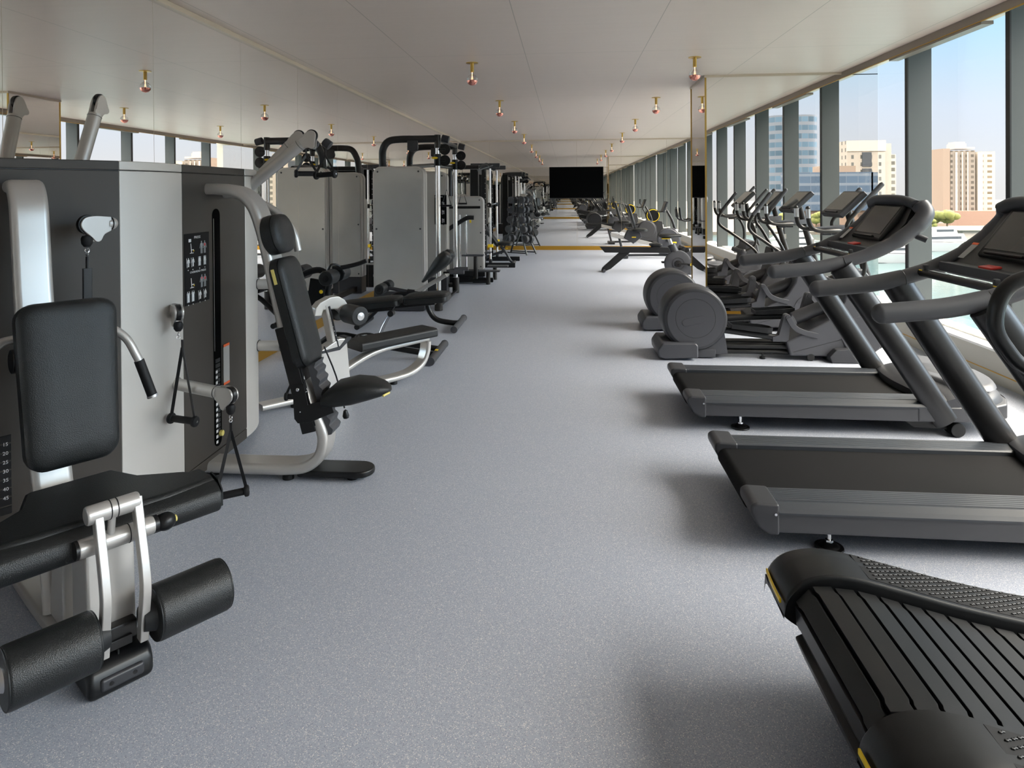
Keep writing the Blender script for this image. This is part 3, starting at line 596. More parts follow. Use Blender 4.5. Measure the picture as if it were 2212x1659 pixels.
# ------------------------------------------------------------------ curved manual treadmill
_dp = [(0,.30),(.012,.355),(.055,.402),(.13,.424),(.22,.418),(.36,.385),(.56,.338),(.80,.297),(1.05,.280),(1.30,.290),(1.60,.335),(2.0,.42)]
_dc = [(p.x, p.y) for p in catmull([Vector((a, b_, 0)) for a, b_ in _dp], 8)]
def DECK(x):
    for (x0, z0), (x1, z1) in zip(_dc, _dc[1:]):
        if x <= x1 and x1 > x0: return z0+(z1-z0)*max(0, (x-x0)/(x1-x0))
    return _dc[-1][1]
def deckz(x):  # concave running surface, local x from rear
    return DECK(x)-.014
def make_curved():
    t = thing('curved_treadmill', 'black curved manual treadmill with slatted belt and studded side steps, nearest machine at the right', 'treadmill')
    W = .255
    # slats
    L = []; x = .17; k = 0
    path = []
    for a in range(250, 85, -5): path.append(Vector((.115+.085*math.cos(R(a)), 0, .318+.085*math.sin(R(a)))))
    x = .115
    while x < 1.72: x += .01; path.append(Vector((x, 0, min(.403, deckz(x)-.012+ (0 if x > .2 else 0)))))
    cum = [0]
    for p, q in zip(path, path[1:]): cum.append(cum[-1]+(q-p).length)
    def atS(s):
        for i in range(len(cum)-1):
            if cum[i+1] >= s:
                f = (s-cum[i])/(cum[i+1]-cum[i]); return path[i].lerp(path[i+1], f), (path[i+1]-path[i]).normalized()
        return path[-1], (path[-1]-path[-2]).normalized()
    pitch = .066; n_ = int(cum[-1]/pitch)
    proto = None
    for k in range(n_):
        p, T = atS((k+.5)*pitch)
        Mf = frame(p, T, (0,1,0))
        b = MB(Mf); b.prism([(-.0295, -.25), (.0255, -.25), (.0255, -.222), (.0305, -.208), (.0305, .208), (.0255, .222), (.0255, .25), (-.0295, .25), (-.0295, .222), (-.0245, .208), (-.0245, -.208), (-.0295, -.222)], -.020, .0, plane='XY', bev=.0018)
        b.build('belt_slat', M['satinblack'], t)
    b = MB(); b.prism([(.10, .30), (.10, .26), (1.75, .10), (1.9, .10), (1.9, .30)]+[(x_, deckz(x_)-.05) for x_ in [1.7-.1*q for q in range(16)]], -.25, .25); b.build('belt_bed', M['black'], t)
    # side covers, swept along the curve with a rounded top
    for s in (-1, 1):
        secs = []
        for i in range(60):
            x = 1.95*(i/59)**1.7
            zt = DECK(x)+.002
            zb = .30-.17*min(1, x/.35)**.8 if x < .35 else .13-.05*min(1, (x-.35)/.5)
            wi, wo = .262, .475
            secs.append([Vector((x, s*wi, zb)), Vector((x, s*wi, zt-.012)), Vector((x, s*(wi+.010), zt)), Vector((x, s*(wi+.12), zt-.001)), Vector((x, s*(wo-.035), zt-.006)), Vector((x, s*(wo-.010), zt-.020)), Vector((x, s*wo, zt-.055)), Vector((x, s*(wo-.015), zb+.02)), Vector((x, s*(wo-.06), zb))])
        c = MB().loft(secs).build('side_cover', M['satinblack'], t, ang=45)
        # raised step panel with rows of small studs
        b = MB(); N = 44
        top = [(.36+.03*q, s*.285) for q in range(N)]
        sec = []
        for q in range(48):
            x = .26+q*.0325
            sec.append([Vector((x, s*.285, deckz(x)+.012)), Vector((x, s*.285, deckz(x)+.017)), Vector((x, s*.435, deckz(x)+.0135)), Vector((x, s*.435, deckz(x)+.008))])
        b.loft(sec); sp_ = b.build('step_panel', M['rubber'], c, ang=30)
        b = MB(); row = 0
        x = .29
        while x < 1.74:
            for j in range(7):
                y = .298+.0215*j+(.01075 if row % 2 else 0)
                if y > .43: continue
                sl = (deckz(x+.01)-deckz(x-.01))/.02; z = deckz(x)+.0165-.0225*(y-.285)
                Mf = frame((x, s*y, z), (1, 0, sl), (0, 1, 0)); b.M = Mf
                pr = [(-.009,-.0042),(-.002,-.0052),(.003,.0002),(.009,.0010),(.009,.0046),(.002,.0050),(-.003,-.0004),(-.009,-.0002)]
                b.prism(pr, 0, .0042, plane='XY', bev=.0012, seg=1)
            x += .0195; row += 1
        b.M = Matrix.Identity(4); b.build('step_studs', M['black'], sp_, ang=60)
        # yellow stripe set into the rear end of the cover
        b = MB(); pts = []
        yy = s*(.34 if s > 0 else .36)
        b.flat([(-.004, s*.285, .333), (-.003, s*.36, .333), (.004, s*.455, .333)], .014, .006, (0,0,1), n=2); b.build('yellow_stripe', M['yellow'], c)
    b = MB(); b.prism([(.03,.24),(.06,.17),(.12,.13),(.16,.13),(.14,.2),(.09,.27)], -.262, .262, bev=.006); b.build('rear_guard', M['black'], t)
    b = MB(); b.box((1.0, 0, .09), (1.7, .70, .06), bev=.02); b.build('base_frame', M['black'], t)
    for s in (-1, 1):
        for x in (.42, 1.75):
            b = MB(); b.cyl((x, s*.36, 0), (x, s*.36, .018), .045, bev=.004); b.cyl((x, s*.36, .015), (x, s*.36, .09), .014); b.build('foot', M['black'], t)
        # looping side handle and its slanting post
        b = MB(); b.tube([(1.62, s*.42, .28), (1.50, s*.42, .55), (1.10, s*.42, .98), (.96, s*.42, 1.01), (.80, s*.42, 1.03), (.735, s*.42, 1.09), (.70, s*.42, 1.17), (.725, s*.42, 1.27), (.80, s*.42, 1.318), (.95, s*.42, 1.325), (1.10, s*.42, 1.29), (1.30, s*.42, 1.05), (1.55, s*.42, .62), (1.75, s*.42, .28)], .024, seg=14, n=5); b.build('handle_loop', M['satinblack'], t)
    b = MB(); b.tube([(1.72, -.42, .26), (1.80, -.42, .9), (1.78, -.30, 1.30), (1.76, 0, 1.38), (1.78, .30, 1.30), (1.80, .42, .9), (1.72, .42, .26)], .03, seg=12, n=5); b.build('front_frame', M['satinblack'], t)
    b = MB(frame((1.66, 0, 1.38), (0,-1,0), (.5,0,.86))); b.box((0,0,0), (.40,.24,.03), bev=.01); c = b.build('console', M['black'], t)
    b = MB(frame((1.66, 0, 1.38), (0,-1,0), (.5,0,.86))); b.box((0,0,.016), (.36,.20,.003), bev=0); b.build('screen', M['screen'], c)
    return t
ct = make_curved(); place(ct, (.655, 1.885, 0), 0)
# ------------------------------------------------------------------ elliptical trainer (local x from its rear end)
def make_elliptical(lever_n, lever_f, pn, pf):
    t = thing('elliptical_trainer', 'x', 'elliptical trainer')
    # drum housing
    b = MB(); b.lathe([(.0,-.20),(.262,-.20),(.286,-.192),(.300,-.17),(.306,-.13),(.312,0),(.306,.13),(.300,.17),(.286,.192),(.262,.20),(0,.20)], (.345,0,.380), (0,1,0), seg=64); b.build('flywheel_housing', M['dark'], t, ang=30)
    for s in (-1, 1):
        b = MB(); b.lathe([(.26,0),(.262,.004),(.0,.004)], (.345, s*.1985, .380), (0,s,0), seg=56)
        b.M = frame((.345, s*.2035, .380), (.97*1, 0, .22), (0,0,1)); b.M = Matrix.Translation((.345, s*.203, .37)) @ Matrix.Rotation(-R(12), 4, 'Y')
        st = [(-.09,-.035),(.06,-.035)]+[(.06+.035*math.cos(R(a)), .035*math.sin(R(a))) for a in range(-75, 90, 15)]+[(-.09,.035)]+[(-.09+.035*math.cos(R(a)), .035*math.sin(R(a))) for a in range(105, 270, 15)]
        b.prism([(x, z) for x, z in st], 0 if s > 0 else -.0035, .0035 if s > 0 else 0, plane='XZ', bev=.001); b.M = Matrix.Identity(4)
        b.build('side_disc', M['dark2'], t, ang=30)
    b = MB(); b.torus((.345,-.2015,.39), (0,1,0), .185, .002, 48, 5); b.build('disc_seam', M['black'], t)
    b = MB(); b.prism([(-.01,.03),(-.015,.10),(.03,.165),(.34,.165),(.36,.14),(.36,.025),(.04,.012)], -.262, .262, bev=.022, seg=3); b.build('rear_base', M['dark2'], t)
    b = MB(); b.prism([(.30,.03),(.30,.28),(.60,.40),(.655,.045)], -.15, .15, bev=.01); b.box((.42,0,.05), (.24,.32,.08), bev=.01); b.build('drum_bracket', M['dark2'], t)
    for s in (-1, 1):
        b = MB(); b.tube([(.6, s*.10, .115), (1.30, s*.10, .115)], .030, n=1, seg=12); b.tube([(.6, s*.10, .062), (1.30, s*.10, .062)], .024, n=1, seg=12); b.build('guide_rail', M['black'], t)
    b = MB(); b.cyl((.98, -.12, 0), (.98, -.12, .02), .028, bev=.003); b.cyl((.98,-.12,.015), (.98,-.12,.05), .008); b.build('foot', M['black'], t)
    # front body: skirt wedge, tower, side disc
    b = MB()
    b.prism([(1.18,.175),(1.215,.045),(1.60,.042),(1.93,.05),(2.02,.12),(2.05,.25),(1.98,.52),(1.93,.80),(1.88,.86),(1.76,.86),(1.70,.56),(1.60,.40)], -.19, .19, bev=.018, seg=3); b.build('front_body', M['dark2'], t)
    for s in (-1, 1):
        b = MB(); b.lathe([(0,0),(.18,0),(.186,-.008)], (1.86, s*.198, .24), (0,s,0), seg=40); b.build('body_disc', M['dark2'], t)
        b = MB(); b.prism([(1.24,.080),(1.24,.084),(1.90,.270),(1.90,.266)], s*.189, s*.1915, bev=0); b.build('body_seam', M['black'], t)
    b = MB(); b.prism([(1.56,.0),(1.54,.06),(1.60,.125),(1.82,.14),(1.95,.10),(1.97,.0)], -.27, .27, bev=.012); b.build('front_base', M['dark'], t)
    b = MB(); b.tube([(1.30,0,.36), (1.48,0,.44), (1.74,0,.54)], .06, seg=16, n=5, rw=.085, side=(0,1,0)); b.build('ramp_cover', M['dark'], t)
    b = MB(); b.cyl((1.40,-.19,.034), (1.40,-.17,.034), .034, seg=20); b.build('caster', M['black'], t)
    b = MB(); b.tube([(1.9,0,.18), (2.05,0,.10), (2.13,0,.16), (2.15,0,.30), (2.10,0,.40)], .028, seg=12, n=5); b.build('front_handle', M['frame'], t)
    b = MB(); b.cyl((1.70, -.27, .70), (1.70, .27, .70), .035, bev=.006); b.sphere((1.70,-.275,.70), .042, (1,.5,1)); b.sphere((1.70,.275,.70), .042, (1,.5,1)); b.build('lever_axle', M['dark2'], t)
    # pedals with their arms, brackets and links
    for s, (px, pz, tilt) in ((-1, pn), (1, pf)):
        y = s*.135
        b = MB(); b.tube([(.40, y, .33 if s < 0 else .30), (px-.25, y, pz-.045+tilt*-.25), (px+.28, y, pz-.045+tilt*.28)], .022, seg=12, n=1, rw=.03, side=(0,0,1)); a = b.build('pedal_arm', M['black'], t)
        Mf = frame((px, y, pz), (1, 0, tilt), (0, 1, 0)); b = MB(Mf)
        b.box((0,0,-.004), (.37,.155,.012), bev=.004)
        out_ = [(-.185,-.078),(.13,-.085),(.19,-.055),(.19,.055),(.13,.085),(-.185,.078)]
        rim = [Vector((x_, y_, .0)) for x_, y_ in out_]; 
        secs = []
        for k in range(len(out_)+1):
            x_, y_ = out_[k % len(out_)]; h_ = .045 if x_ > 0 else .03
            secs.append([Vector((x_,y_,-.008)), Vector((x_*1.02,y_*1.06,h_)), Vector((x_*.985,y_*.96,h_)), Vector((x_*.97,y_*.93,.0))])
        b.loft(secs, cap=False); b.build('pedal', M['satinblack'], a, ang=30)
        b = MB(); bx = px+.30; bz = pz+tilt*.3
        b.prism([(bx-.10, bz-.075), (bx-.10, bz-.03), (bx-.045, bz-.01)]+[(bx+.035+.032*math.cos(R(q)), bz+.155+.032*math.sin(R(q))) for q in range(160, -40, -20)]+[(bx+.045, bz-.075)], y-.035, y+.035, bev=.006); b.cyl((bx+.035, y-.045, bz+.155), (bx+.035, y+.045, bz+.155), .017); b.build('pedal_bracket', M['dark2'], a)
        b = MB(); b.flat([(bx+.04, y*1.45, bz+.155), (bx+.09, y*1.45, bz+.07), (bx+.17, y*1.45, bz+.025), (bx+.30, y*1.45, bz-.01)], .012, .05, (0,1,0), n=5); b.build('link_arm', M['dark2'], a)
    # swinging levers
    for s, pts in ((-1, lever_n), (1, lever_f)):
        y = s*.27; P = [(x, y, z) for x, z in pts]
        b = MB(); b.tube(P[:-1], .0185, seg=14, n=6); lv = b.build('lever', M['frame'], t)
        b = MB(); b.tube([P[-2], P[-1]], .0225, n=1, seg=14, round_end=True); g = b.build('lever_grip', M['handle'], lv)
    # mast, fixed bars, tray, console
    b = MB(); b.tube([(1.98,0,.78), (1.90,0,1.05), (1.81,0,1.40)], .034, seg=16, n=4); b.build('mast', M['frame'], t)
    b = MB(); b.box((1.935,0,1.0), (.004,.055,.08), rot=(0,-.25,0), bev=0); b.box((1.935,0,1.0), (.07,.004,.06), bev=0); 
    lb = b.build('mast_label', M['labelgrey'], t)
    b = MB(); b.tube([(1.86,0,1.215), (1.70,-.10,1.215), (1.52,-.155,1.215), (1.435,-.165,1.235), (1.395,-.165,1.30), (1.385,-.165,1.43)], .021, seg=14, n=6, round_end=True); b.tube([(1.86,0,1.215), (1.70,.10,1.215), (1.52,.155,1.215), (1.435,.165,1.235), (1.395,.165,1.30), (1.385,.165,1.43)], .021, seg=14, n=6, round_end=True); fb = b.build('fixed_handlebar', M['frame'], t)
    for s in (-1, 1):
        b = MB(); b.tube([(1.388, s*.165, 1.335), (1.385, s*.165, 1.42)], .0235, n=1, seg=14); b.build('pulse_sensor', M['alu'], fb)
    b = MB(); b.loft([[Vector((x, y, z)) for x, y, z in sec] for sec in (((1.50,-.09,1.235),(1.50,.09,1.235),(1.50,.09,1.222),(1.50,-.09,1.222)), ((1.72,-.12,1.252),(1.72,.12,1.252),(1.72,.12,1.215),(1.72,-.12,1.215)), ((1.90,-.05,1.27),(1.90,.05,1.27),(1.90,.05,1.21),(1.90,-.05,1.21)))]); b.box((1.60,-.03,1.185), (.075,.05,.035), bev=.004); b.box((1.70,.03,1.185), (.075,.05,.035), bev=.004); b.build('reading_tray', M['dark2'], t)
    Ms = frame((1.755, 0, 1.475), (0,-1,0), (.72, 0, .69))
    b = MB(Ms); b.box((0,0,-.02), (.46,.315,.055), bev=.012, seg=3); c = b.build('console', M['dark'], t)
    b = MB(Ms); b.box((0,.015,.0085), (.40,.235,.004), bev=.001); b.build('screen', M['screen'], c)
    b = MB(Ms); b.box((0,-.13,.012), (.30,.014,.016), bev=.005); b.build('console_lip', M['black'], c)
    return t
e1 = make_elliptical([(1.70,.70),(1.83,.80),(1.845,1.0),(1.79,1.14),(1.70,1.24),(1.71,1.31),(1.78,1.40),(2.00,1.645)], [(1.70,.70),(1.86,.80),(1.87,1.0),(1.82,1.13),(1.77,1.22),(1.77,1.29),(1.84,1.38),(2.03,1.60)], (.86,.285,-.13), (1.15,.40,.04))
place(e1, (.87, 6.80, 0), 0, 'grey elliptical trainer with round flywheel housing, nearer one, directly behind the whole treadmill'); e1['group'] = 'elliptical trainers by the window'
e2 = make_elliptical([(1.70,.70),(1.62,.82),(1.35,1.02),(1.20,1.13),(1.17,1.22),(1.22,1.33),(1.40,1.56)], [(1.70,.70),(1.72,.85),(1.60,1.08),(1.52,1.20),(1.52,1.28),(1.57,1.38),(1.74,1.60)], (1.02,.33,.05), (.98,.42,-.05))
place(e2, (.87, 8.15, 0), 0, 'grey elliptical trainer standing right in front of the mirrored pier'); e2['group'] = 'elliptical trainers by the window'
# ------------------------------------------------------------------ rowing machine
t = thing('rowing_machine', 'black rowing machine with long rail on a slanting leg, beyond the mirrored pier', 'rowing machine', (.66, 13.72, 0))
b = MB(); b.prism([(.0,.50),(.02,.50),(1.9,.48),(1.9,.37),(.10,.385)], -.055, .055, bev=.006); b.build('slide_rail', M['black'], t)
b = MB(); b.prism([(.40,.40),(.62,.40),(.22,.06),(.13,.02),(.03,.02),(.05,.08)], -.03, .03, bev=.006); l = b.build('rear_leg', M['black'], t)
b = MB(); b.tube([(.08,-.17,.03),(.08,.17,.03)], .03, n=1, seg=12); b.build('leg_foot', M['dark2'], l)
b = MB(); b.pad(frame((1.10,0,.515), (1,0,0), (0,1,0)), .24, .30, .05, r=.07); b.box((1.10,0,.50), (.18,.10,.05), bev=.01); b.build('seat', M['satinblack'], t)
b = MB(); b.prism([(1.35,.36),(1.55,.34),(2.05,.56),(2.30,.62),(2.62,.56),(2.66,.2),(2.55,.06),(1.70,.10)], -.13, .13, bev=.02); h = b.build('fan_housing', M['dark'], t)
b = MB(); b.cyl((2.30,-.16,.76), (2.30,.16,.76), .235, seg=48, bev=.01); b.prism([(2.1,.5),(2.5,.5),(2.42,.8),(2.18,.8)], -.12, .12, bev=.01); w_ = b.build('fan', M['satinblack'], t)
b = MB(); b.torus((2.30,-.165,.76), (0,1,0), .205, .011, 40, 8); b.torus((2.30,.165,.76), (0,1,0), .205, .011, 40, 8); b.build('yellow_ring', M['yellow'], w_)
b = MB(); text_bm(b, 'TECHNOGYM', frame((1.95,-.1315,.44), (1,0,.0), (0,0,1)), .075); b.build('lettering', M['white'], h)
b = MB(); b.tube([(2.10,0,.75),(1.95,0,1.05),(1.9,0,1.2)], .02, n=3); b.box((1.88,0,1.24), (.03,.22,.16), bev=.01); b.build('console_arm', M['dark'], t)
b = MB(); b.prism([(1.50,.38),(1.60,.52),(1.66,.50),(1.58,.36)], -.2, .2, bev=.01); b.build('footrest', M['satinblack'], t)
b = MB(); b.box((2.45,0,.03), (.10,.55,.06), bev=.02); b.build('front_foot', M['satinblack'], t)
# ------------------------------------------------------------------ upright bike beside the pier
t = thing('exercise_bike', 'grey upright exercise bike with black saddle, half hidden behind the mirrored pier', 'exercise bike', (1.80, 11.3, 0))
b = MB(); b.lathe([(0,-.055),(.185,-.055),(.21,-.045),(.218,0),(.21,.045),(.185,.055),(0,.055)], (0,0,.42), (0,1,0), seg=48); b.prism([(0,.52),(.75,.46),(.85,.30),(.5,.22),(0,.25)], -.05, .05, bev=.02); b.build('flywheel_cover', M['dark2'], t, ang=30)
b = MB(); b.cyl((0,-.075,.42),(0,-.055,.42), .055, bev=.005, seg=28); b.torus((0,-.058,.42), (0,1,0), .095, .003, 36, 5); b.box((.09,-.085,.415), (.18,.02,.03), bev=.008); cr_k = b.build('crank', M['black'], t)
b = MB(); b.box((.19,-.13,.41), (.09,.09,.03), bev=.008); p_ = b.build('pedal', M['black'], cr_k)
b = MB(); b.torus((.195,-.18,.42), (0,1,0), .022, .006, 20, 6); b.build('yellow_strap', M['yellow'], p_)
b = MB(); b.box((-.20,.10,.43), (.09,.09,.03), bev=.008); b.build('pedal', M['black'], cr_k)
b = MB(); b.tube([(-.02,0,.55),(-.10,0,.73)], .052, n=1, seg=20, rw=.065, side=(1,0,0)); st = b.build('seat_tube', M['dark'], t)
b = MB(); b.tube([(-.10,0,.73),(-.13,0,.82)], .030, n=1, seg=16); b.build('seat_post', M['alu'], st)
b = MB(); b.loft([[Vector((x, w*math.cos(a), z+h*math.sin(a))) for a in [2*PI*k/20 for k in range(20)]] for x, w, z, h in ((-.30,.02,.865,.012),(-.285,.09,.865,.035),(-.22,.12,.868,.042),(-.12,.10,.868,.038),(-.02,.045,.87,.03),(.055,.03,.872,.024),(.07,.008,.872,.01))]); sd = b.build('saddle', M['vinyl'], t, ang=60)
b = MB(); b.box((-.20,-.06,.828), (.13,.10,.008), bev=.003); b.build('yellow_trim', M['yellow'], sd)
b = MB(); b.box((-.15,0,.04), (.10,.50,.05), bev=.02); b.box((.95,0,.04), (.10,.50,.05), bev=.02); b.box((.4,0,.09), (1.2,.07,.07), bev=.015); b.prism([(-.05,.08),(.12,.08),(.08,.28),(-.06,.28)], -.03, .03); b.build('base', M['dark'], t)
b = MB(); b.tube([(.72,0,.42),(.55,0,.80),(.46,0,1.10)], .03, n=3); b.build('handlebar_post', M['dark'], t)
b = MB()
for s in (-1, 1): b.tube([(.46,0,1.10),(.25,s*.10,1.13),(.10,s*.16,1.12),(.03,s*.17,1.16),(.01,s*.17,1.32)], .016, n=5, round_end=True)
b.tube([(.20,-.22,1.14),(.20,.22,1.14)], .016, n=1); hb = b.build('handlebar', M['black'], t)
b = MB(); b.box((-.03,-.10,1.245), (.02,.16,.14), rot=(0,-.1,0), bev=.006); b.build('phone_holder', M['black'], hb)
# ------------------------------------------------------------------ recumbent bike near the end wall
t = thing('recumbent_bike', 'grey recumbent exercise bike with tall backrest and tablet console, nearest the end wall', 'exercise bike', (1.25, 16.6, 0))
b = MB(); b.box((.11,0,.04), (.20,.52,.08), bev=.02); b.box((1.42,0,.035), (.18,.5,.07), bev=.02); b.tube([(.1,0,.06),(.7,0,.07),(1.35,0,.06)], .03, n=3); b.tube([(.12,0,.06),(.06,0,.30),(.0,0,.56)], .028, n=3); b.build('base', M['dark'], t)
b = MB(); b.prism([(-.18,.60),(.25,.50),(.95,.33),(.95,.25),(.25,.41),(-.18,.51)], -.05, .05, bev=.006); b.build('seat_rail', M['silver'], t)
b = MB(); b.prism([(.12,.48),(.22,.68),(.50,.62),(.55,.50),(.35,.34)], -.09, .09, bev=.02); br = b.build('seat_bracket', M['dark'], t)
b = MB(); b.box((.36,-.096,.50), (.10,.006,.02), bev=.002); b.build('yellow_lever', M['yellow'], br)
b = MB(); b.pad(frame((.50,0,.64), (1,0,0), (0,1,0)), .36, .40, .06, r=.1); b.build('seat', M['vinyl'], t)
b = MB(); b.pad(frame((.28,0,.98), (0,1,0), (-.28,0,.96)), .38, .58, .06, r=.12); b.build('backrest', M['vinyl'], t)
b = MB(); b.lathe([(0,-.07),(.24,-.07),(.27,-.05),(.28,0),(.27,.05),(.24,.07),(0,.07)], (1.18,0,.44), (0,1,0), seg=44); b.prism([(.95,.10),(1.5,.08),(1.45,.55),(1.30,.72),(1.0,.6)], -.06, .06, bev=.02); b.build('flywheel_cover', M['dark2'], t, ang=30)
b = MB(); b.cyl((1.14,-.15,.42),(1.14,.15,.42), .03); b.box((1.22,-.15,.39), (.16,.02,.03), bev=.004); b.box((1.06,.15,.45), (.16,.02,.03), bev=.004); c_ = b.build('crank', M['black'], t)
b = MB(); b.box((1.29,-.20,.38), (.09,.10,.03), bev=.008); b.build('pedal', M['yellow'], c_)
b = MB(); b.box((.99,.20,.46), (.09,.10,.03), bev=.008); b.build('pedal', M['black'], c_)
b = MB(); b.tube([(1.34,0,.68),(1.26,0,.92),(1.14,0,1.14)], .03, n=3); b.tube([(1.14,0,1.12),(.96,-.15,1.10),(.90,-.2,1.12)], .015, n=3); b.tube([(1.14,0,1.12),(.96,.15,1.10),(.90,.2,1.12)], .015, n=3); b.build('console_mast', M['frame'], t)
Ms = frame((1.08,0,1.22), (0,-1,0), (.35,0,.94)); b = MB(Ms); b.box((0,0,-.01), (.44,.28,.04), bev=.01); c = b.build('console', M['dark'], t)
b = MB(Ms); b.box((0,0,.0115), (.38,.22,.004), bev=0); b.build('screen', M['screen'], c)
# ------------------------------------------------------------------ multi station cable gym (built in world metres, parented to one empty)
G = thing('multi_gym', 'tall multi station gym tower with dark panels, silver corners, padded seats and hanging cable handles', 'gym machine', (-2.45, 3.4, 0))
def gb(b, name, m, parent=G, ang=38):   # world-space mesh to child of G (or of a child of G, which sits at G's origin)
    o = b.build(name, M[m] if isinstance(m, str) else m, None, ang=ang)
    o.data.transform(G.matrix_basis.inverted()); o.parent = parent; return o
P0, P1, P2, P3, P4 = (-2.80, 2.00), (-2.060, 2.985), (-2.005, 3.41), (-2.015, 4.135), (-2.115, 4.50)
P5, P6, P7 = (-2.34, 4.80), (-2.86, 4.80), (-2.86, 2.00)
H = 1.757
def off(p, q, d):   # outward offset of edge p->q (right-hand side)
    v = Vector((q[0]-p[0], q[1]-p[1])); n_ = Vector((v.y, -v.x)).normalized(); return n_*d
def panel(name, p, q, z0, z1, m, d=.03, bulge=0.0, N=8):
    nrm = off(p, q, 1); pts = []
    for k in range(N+1):
        f = k/N; bb = bulge*(1-(2*f-1)**2); pts.append((p[0]+(q[0]-p[0])*f+nrm.x*bb, p[1]+(q[1]-p[1])*f+nrm.y*bb))
    back = [(x-nrm.x*d, y-nrm.y*d) for x, y in pts]
    b = MB(); b.prism(pts+back[::-1], z0, z1, plane='XY', bev=.005); return gb(b, name, m)
b = MB(); b.prism([(x*.985-.04, y) for x, y in (P0, P1, P2, P3, P4, P5, P6, P7)], .055, H-.02, plane='XY'); gb(b, 'tower_core', 'black')
panel('side_panel', P0, P1, .06, H-.045, 'towerdark'); panel('corner_panel', P1, P2, .06, H-.045, 'silver2', bulge=.028)
f2 = panel('side_panel', P2, P3, .12, H-.045, 'towerdark'); panel('corner_panel', P3, P4, .06, H-.045, 'silver2', bulge=.03); panel('side_panel', P4, P5, .06, H-.045, 'towerdark'); panel('side_panel', P5, P6, .06, H-.045, 'silver2')
panel('top_cap', P0, P1, H-.042, H, 'towerdark'); panel('top_cap', P1, P2, H-.042, H, 'silver2', bulge=.028); panel('top_cap', P2, P3, H-.042, H, 'towerdark'); panel('top_cap', P3, P4, H-.042, H, 'silver2', bulge=.03); panel('top_cap', P4, P5, H-.042, H, 'towerdark')
panel('kick_plate', P2, P3, .055, .117, 'towerdark')
b = MB(); b.prism([(x*.99-.03, y) for x, y in (P0, P1, P2, P3, P4, P5, P6, P7)], H-.03, H-.008, plane='XY'); gb(b, 'top_plate', 'towerdark')
b = MB()
for x, y in ((-2.10, 3.45), (-2.12, 4.1), (-2.7, 2.2), (-2.75, 4.7), (-2.3, 3.0)): b.cyl((x, y, 0), (x, y, .06), .03, bev=.004)
gb(b, 'levelling_feet', 'black')
# weight stack slot and placard on the press face (plane x = -2.01)
def onface(y, z, w, h, d=.004, x=-2.008): return (x, y, z), (d, w, h)
st = [( .02*math.cos(R(a)),  .02*math.sin(R(a))) for a in range(0, 181, 20)]
yc = 3.763
pl = [(yc+.040*math.cos(R(a)), 1.475+.040*math.sin(R(a))) for a in range(0, 181, 15)]+[(yc+.040*math.cos(R(a)), .185+.040*math.sin(R(a))) for a in range(180, 361, 15)]
b = MB(); b.prism([(y, z) for y, z in pl], -2.014, -2.0065, plane='YZ'); sl = gb(b, 'weight_slot', 'slot', f2)
b = MB()
for k in range(16):
    z = .205+.029*k; b.box((-2.0045, yc-.006, z), (.003, .050, .022), bev=0)
b2 = MB()
for k in range(14): b2.box((-2.002, yc-.022, .175+.031*k), (.002, .020, .0165), bev=.001)
for k in range(14):
    b2.box((-2.0012, yc-.022, .175+.031*k), (.001, .004, .005), bev=0)
gb(b, 'stack_plates', 'ironweight', f2); gb(b2, 'weight_numbers', 'white', f2)
b = MB(); b.cyl((-2.004, yc+.014, .215), (-1.985, yc+.014, .215), .0165, bev=.003); gb(b, 'selector_pin', 'paleyellow', f2)
b = MB(); b.box((-2.0055, yc-.036, 1.08), (.004,.002,.76), bev=0); gb(b, 'slot_edge', 'alu', f2)
pcx = 3.56
b = MB(); b.box(*onface(pcx, 1.175, .205, .41, .005, -2.0055), bev=.002); pc = gb(b, 'instruction_placard', 'placard', f2)
def facetext(b, s, y, z, size): text_bm(b, s, frame((-2.0022, y, z), (0,1,0), (0,0,1)), size, ext=.0003)
b = MB(); facetext(b, 'PRESS', pcx, 1.355, .021); facetext(b, 'OVERHEAD PRESS', pcx+.005, 1.155, .0165)
def man(b, y, z, s, up=False):
    x = -2.0022
    b.box((x, y, z+.045*s), (.0006, .008*s, .010*s), bev=0); b.box((x, y, z+.022*s), (.0006, .015*s, .032*s), bev=0)
    for q in (-1, 1):
        b.box((x, y+q*.005*s, z-.013*s), (.0006, .006*s, .038*s), bev=0)
        b.box((x, y+q*.013*s, (z+.05*s if up else z+.018*s)), (.0006, .004*s, .032*s), rot=(q*.25, 0, 0), bev=0)
b_g = MB(); b_r = MB(); b_y = MB()
for zz in (1.285, 1.085):
    man(b_g, pcx+.035, zz, .9); man(b_g, pcx+.062, zz, .9)
    b_r.box((-2.0016, pcx+.062, zz+.022), (.0006, .011, .016), bev=0); b_r.box((-2.0016, pcx+.035, zz+.026), (.0006, .010, .010), bev=0) if zz < 1.2 else None
    b.box((-2.0022, pcx-.050, zz+.01), (.0006, .004, .055), rot=(.1,0,0), bev=0); b.box((-2.0022, pcx-.045, zz-.018), (.0006, .03, .003), bev=0); b.box((-2.0022, pcx-.038, zz), (.0006, .018, .004), bev=0)
    b_y.box((-2.0018, pcx-.030, zz-.006), (.0006, .006, .008), bev=0)
for zz in (1.213, 1.013):
    for k, yy in enumerate((-.075, -.038, .018, .062)):
        sq = (k >= 2) if zz > 1.1 else (k < 2)
        if sq: b_g.box((-2.0024, pcx+yy, zz), (.0006, .022, .054), bev=0); man(b, pcx+yy, zz-.004, .62, up=zz < 1.1)
        else:
            b.box((-2.0022, pcx+yy-.010, zz), (.0006, .0025, .055), rot=(.08,0,0), bev=0); man(b, pcx+yy+.003, zz-.004, .62)
        b.cyl((-2.0025, pcx+yy, zz-.042), (-2.0018, pcx+yy, zz-.042), .0032, seg=10)
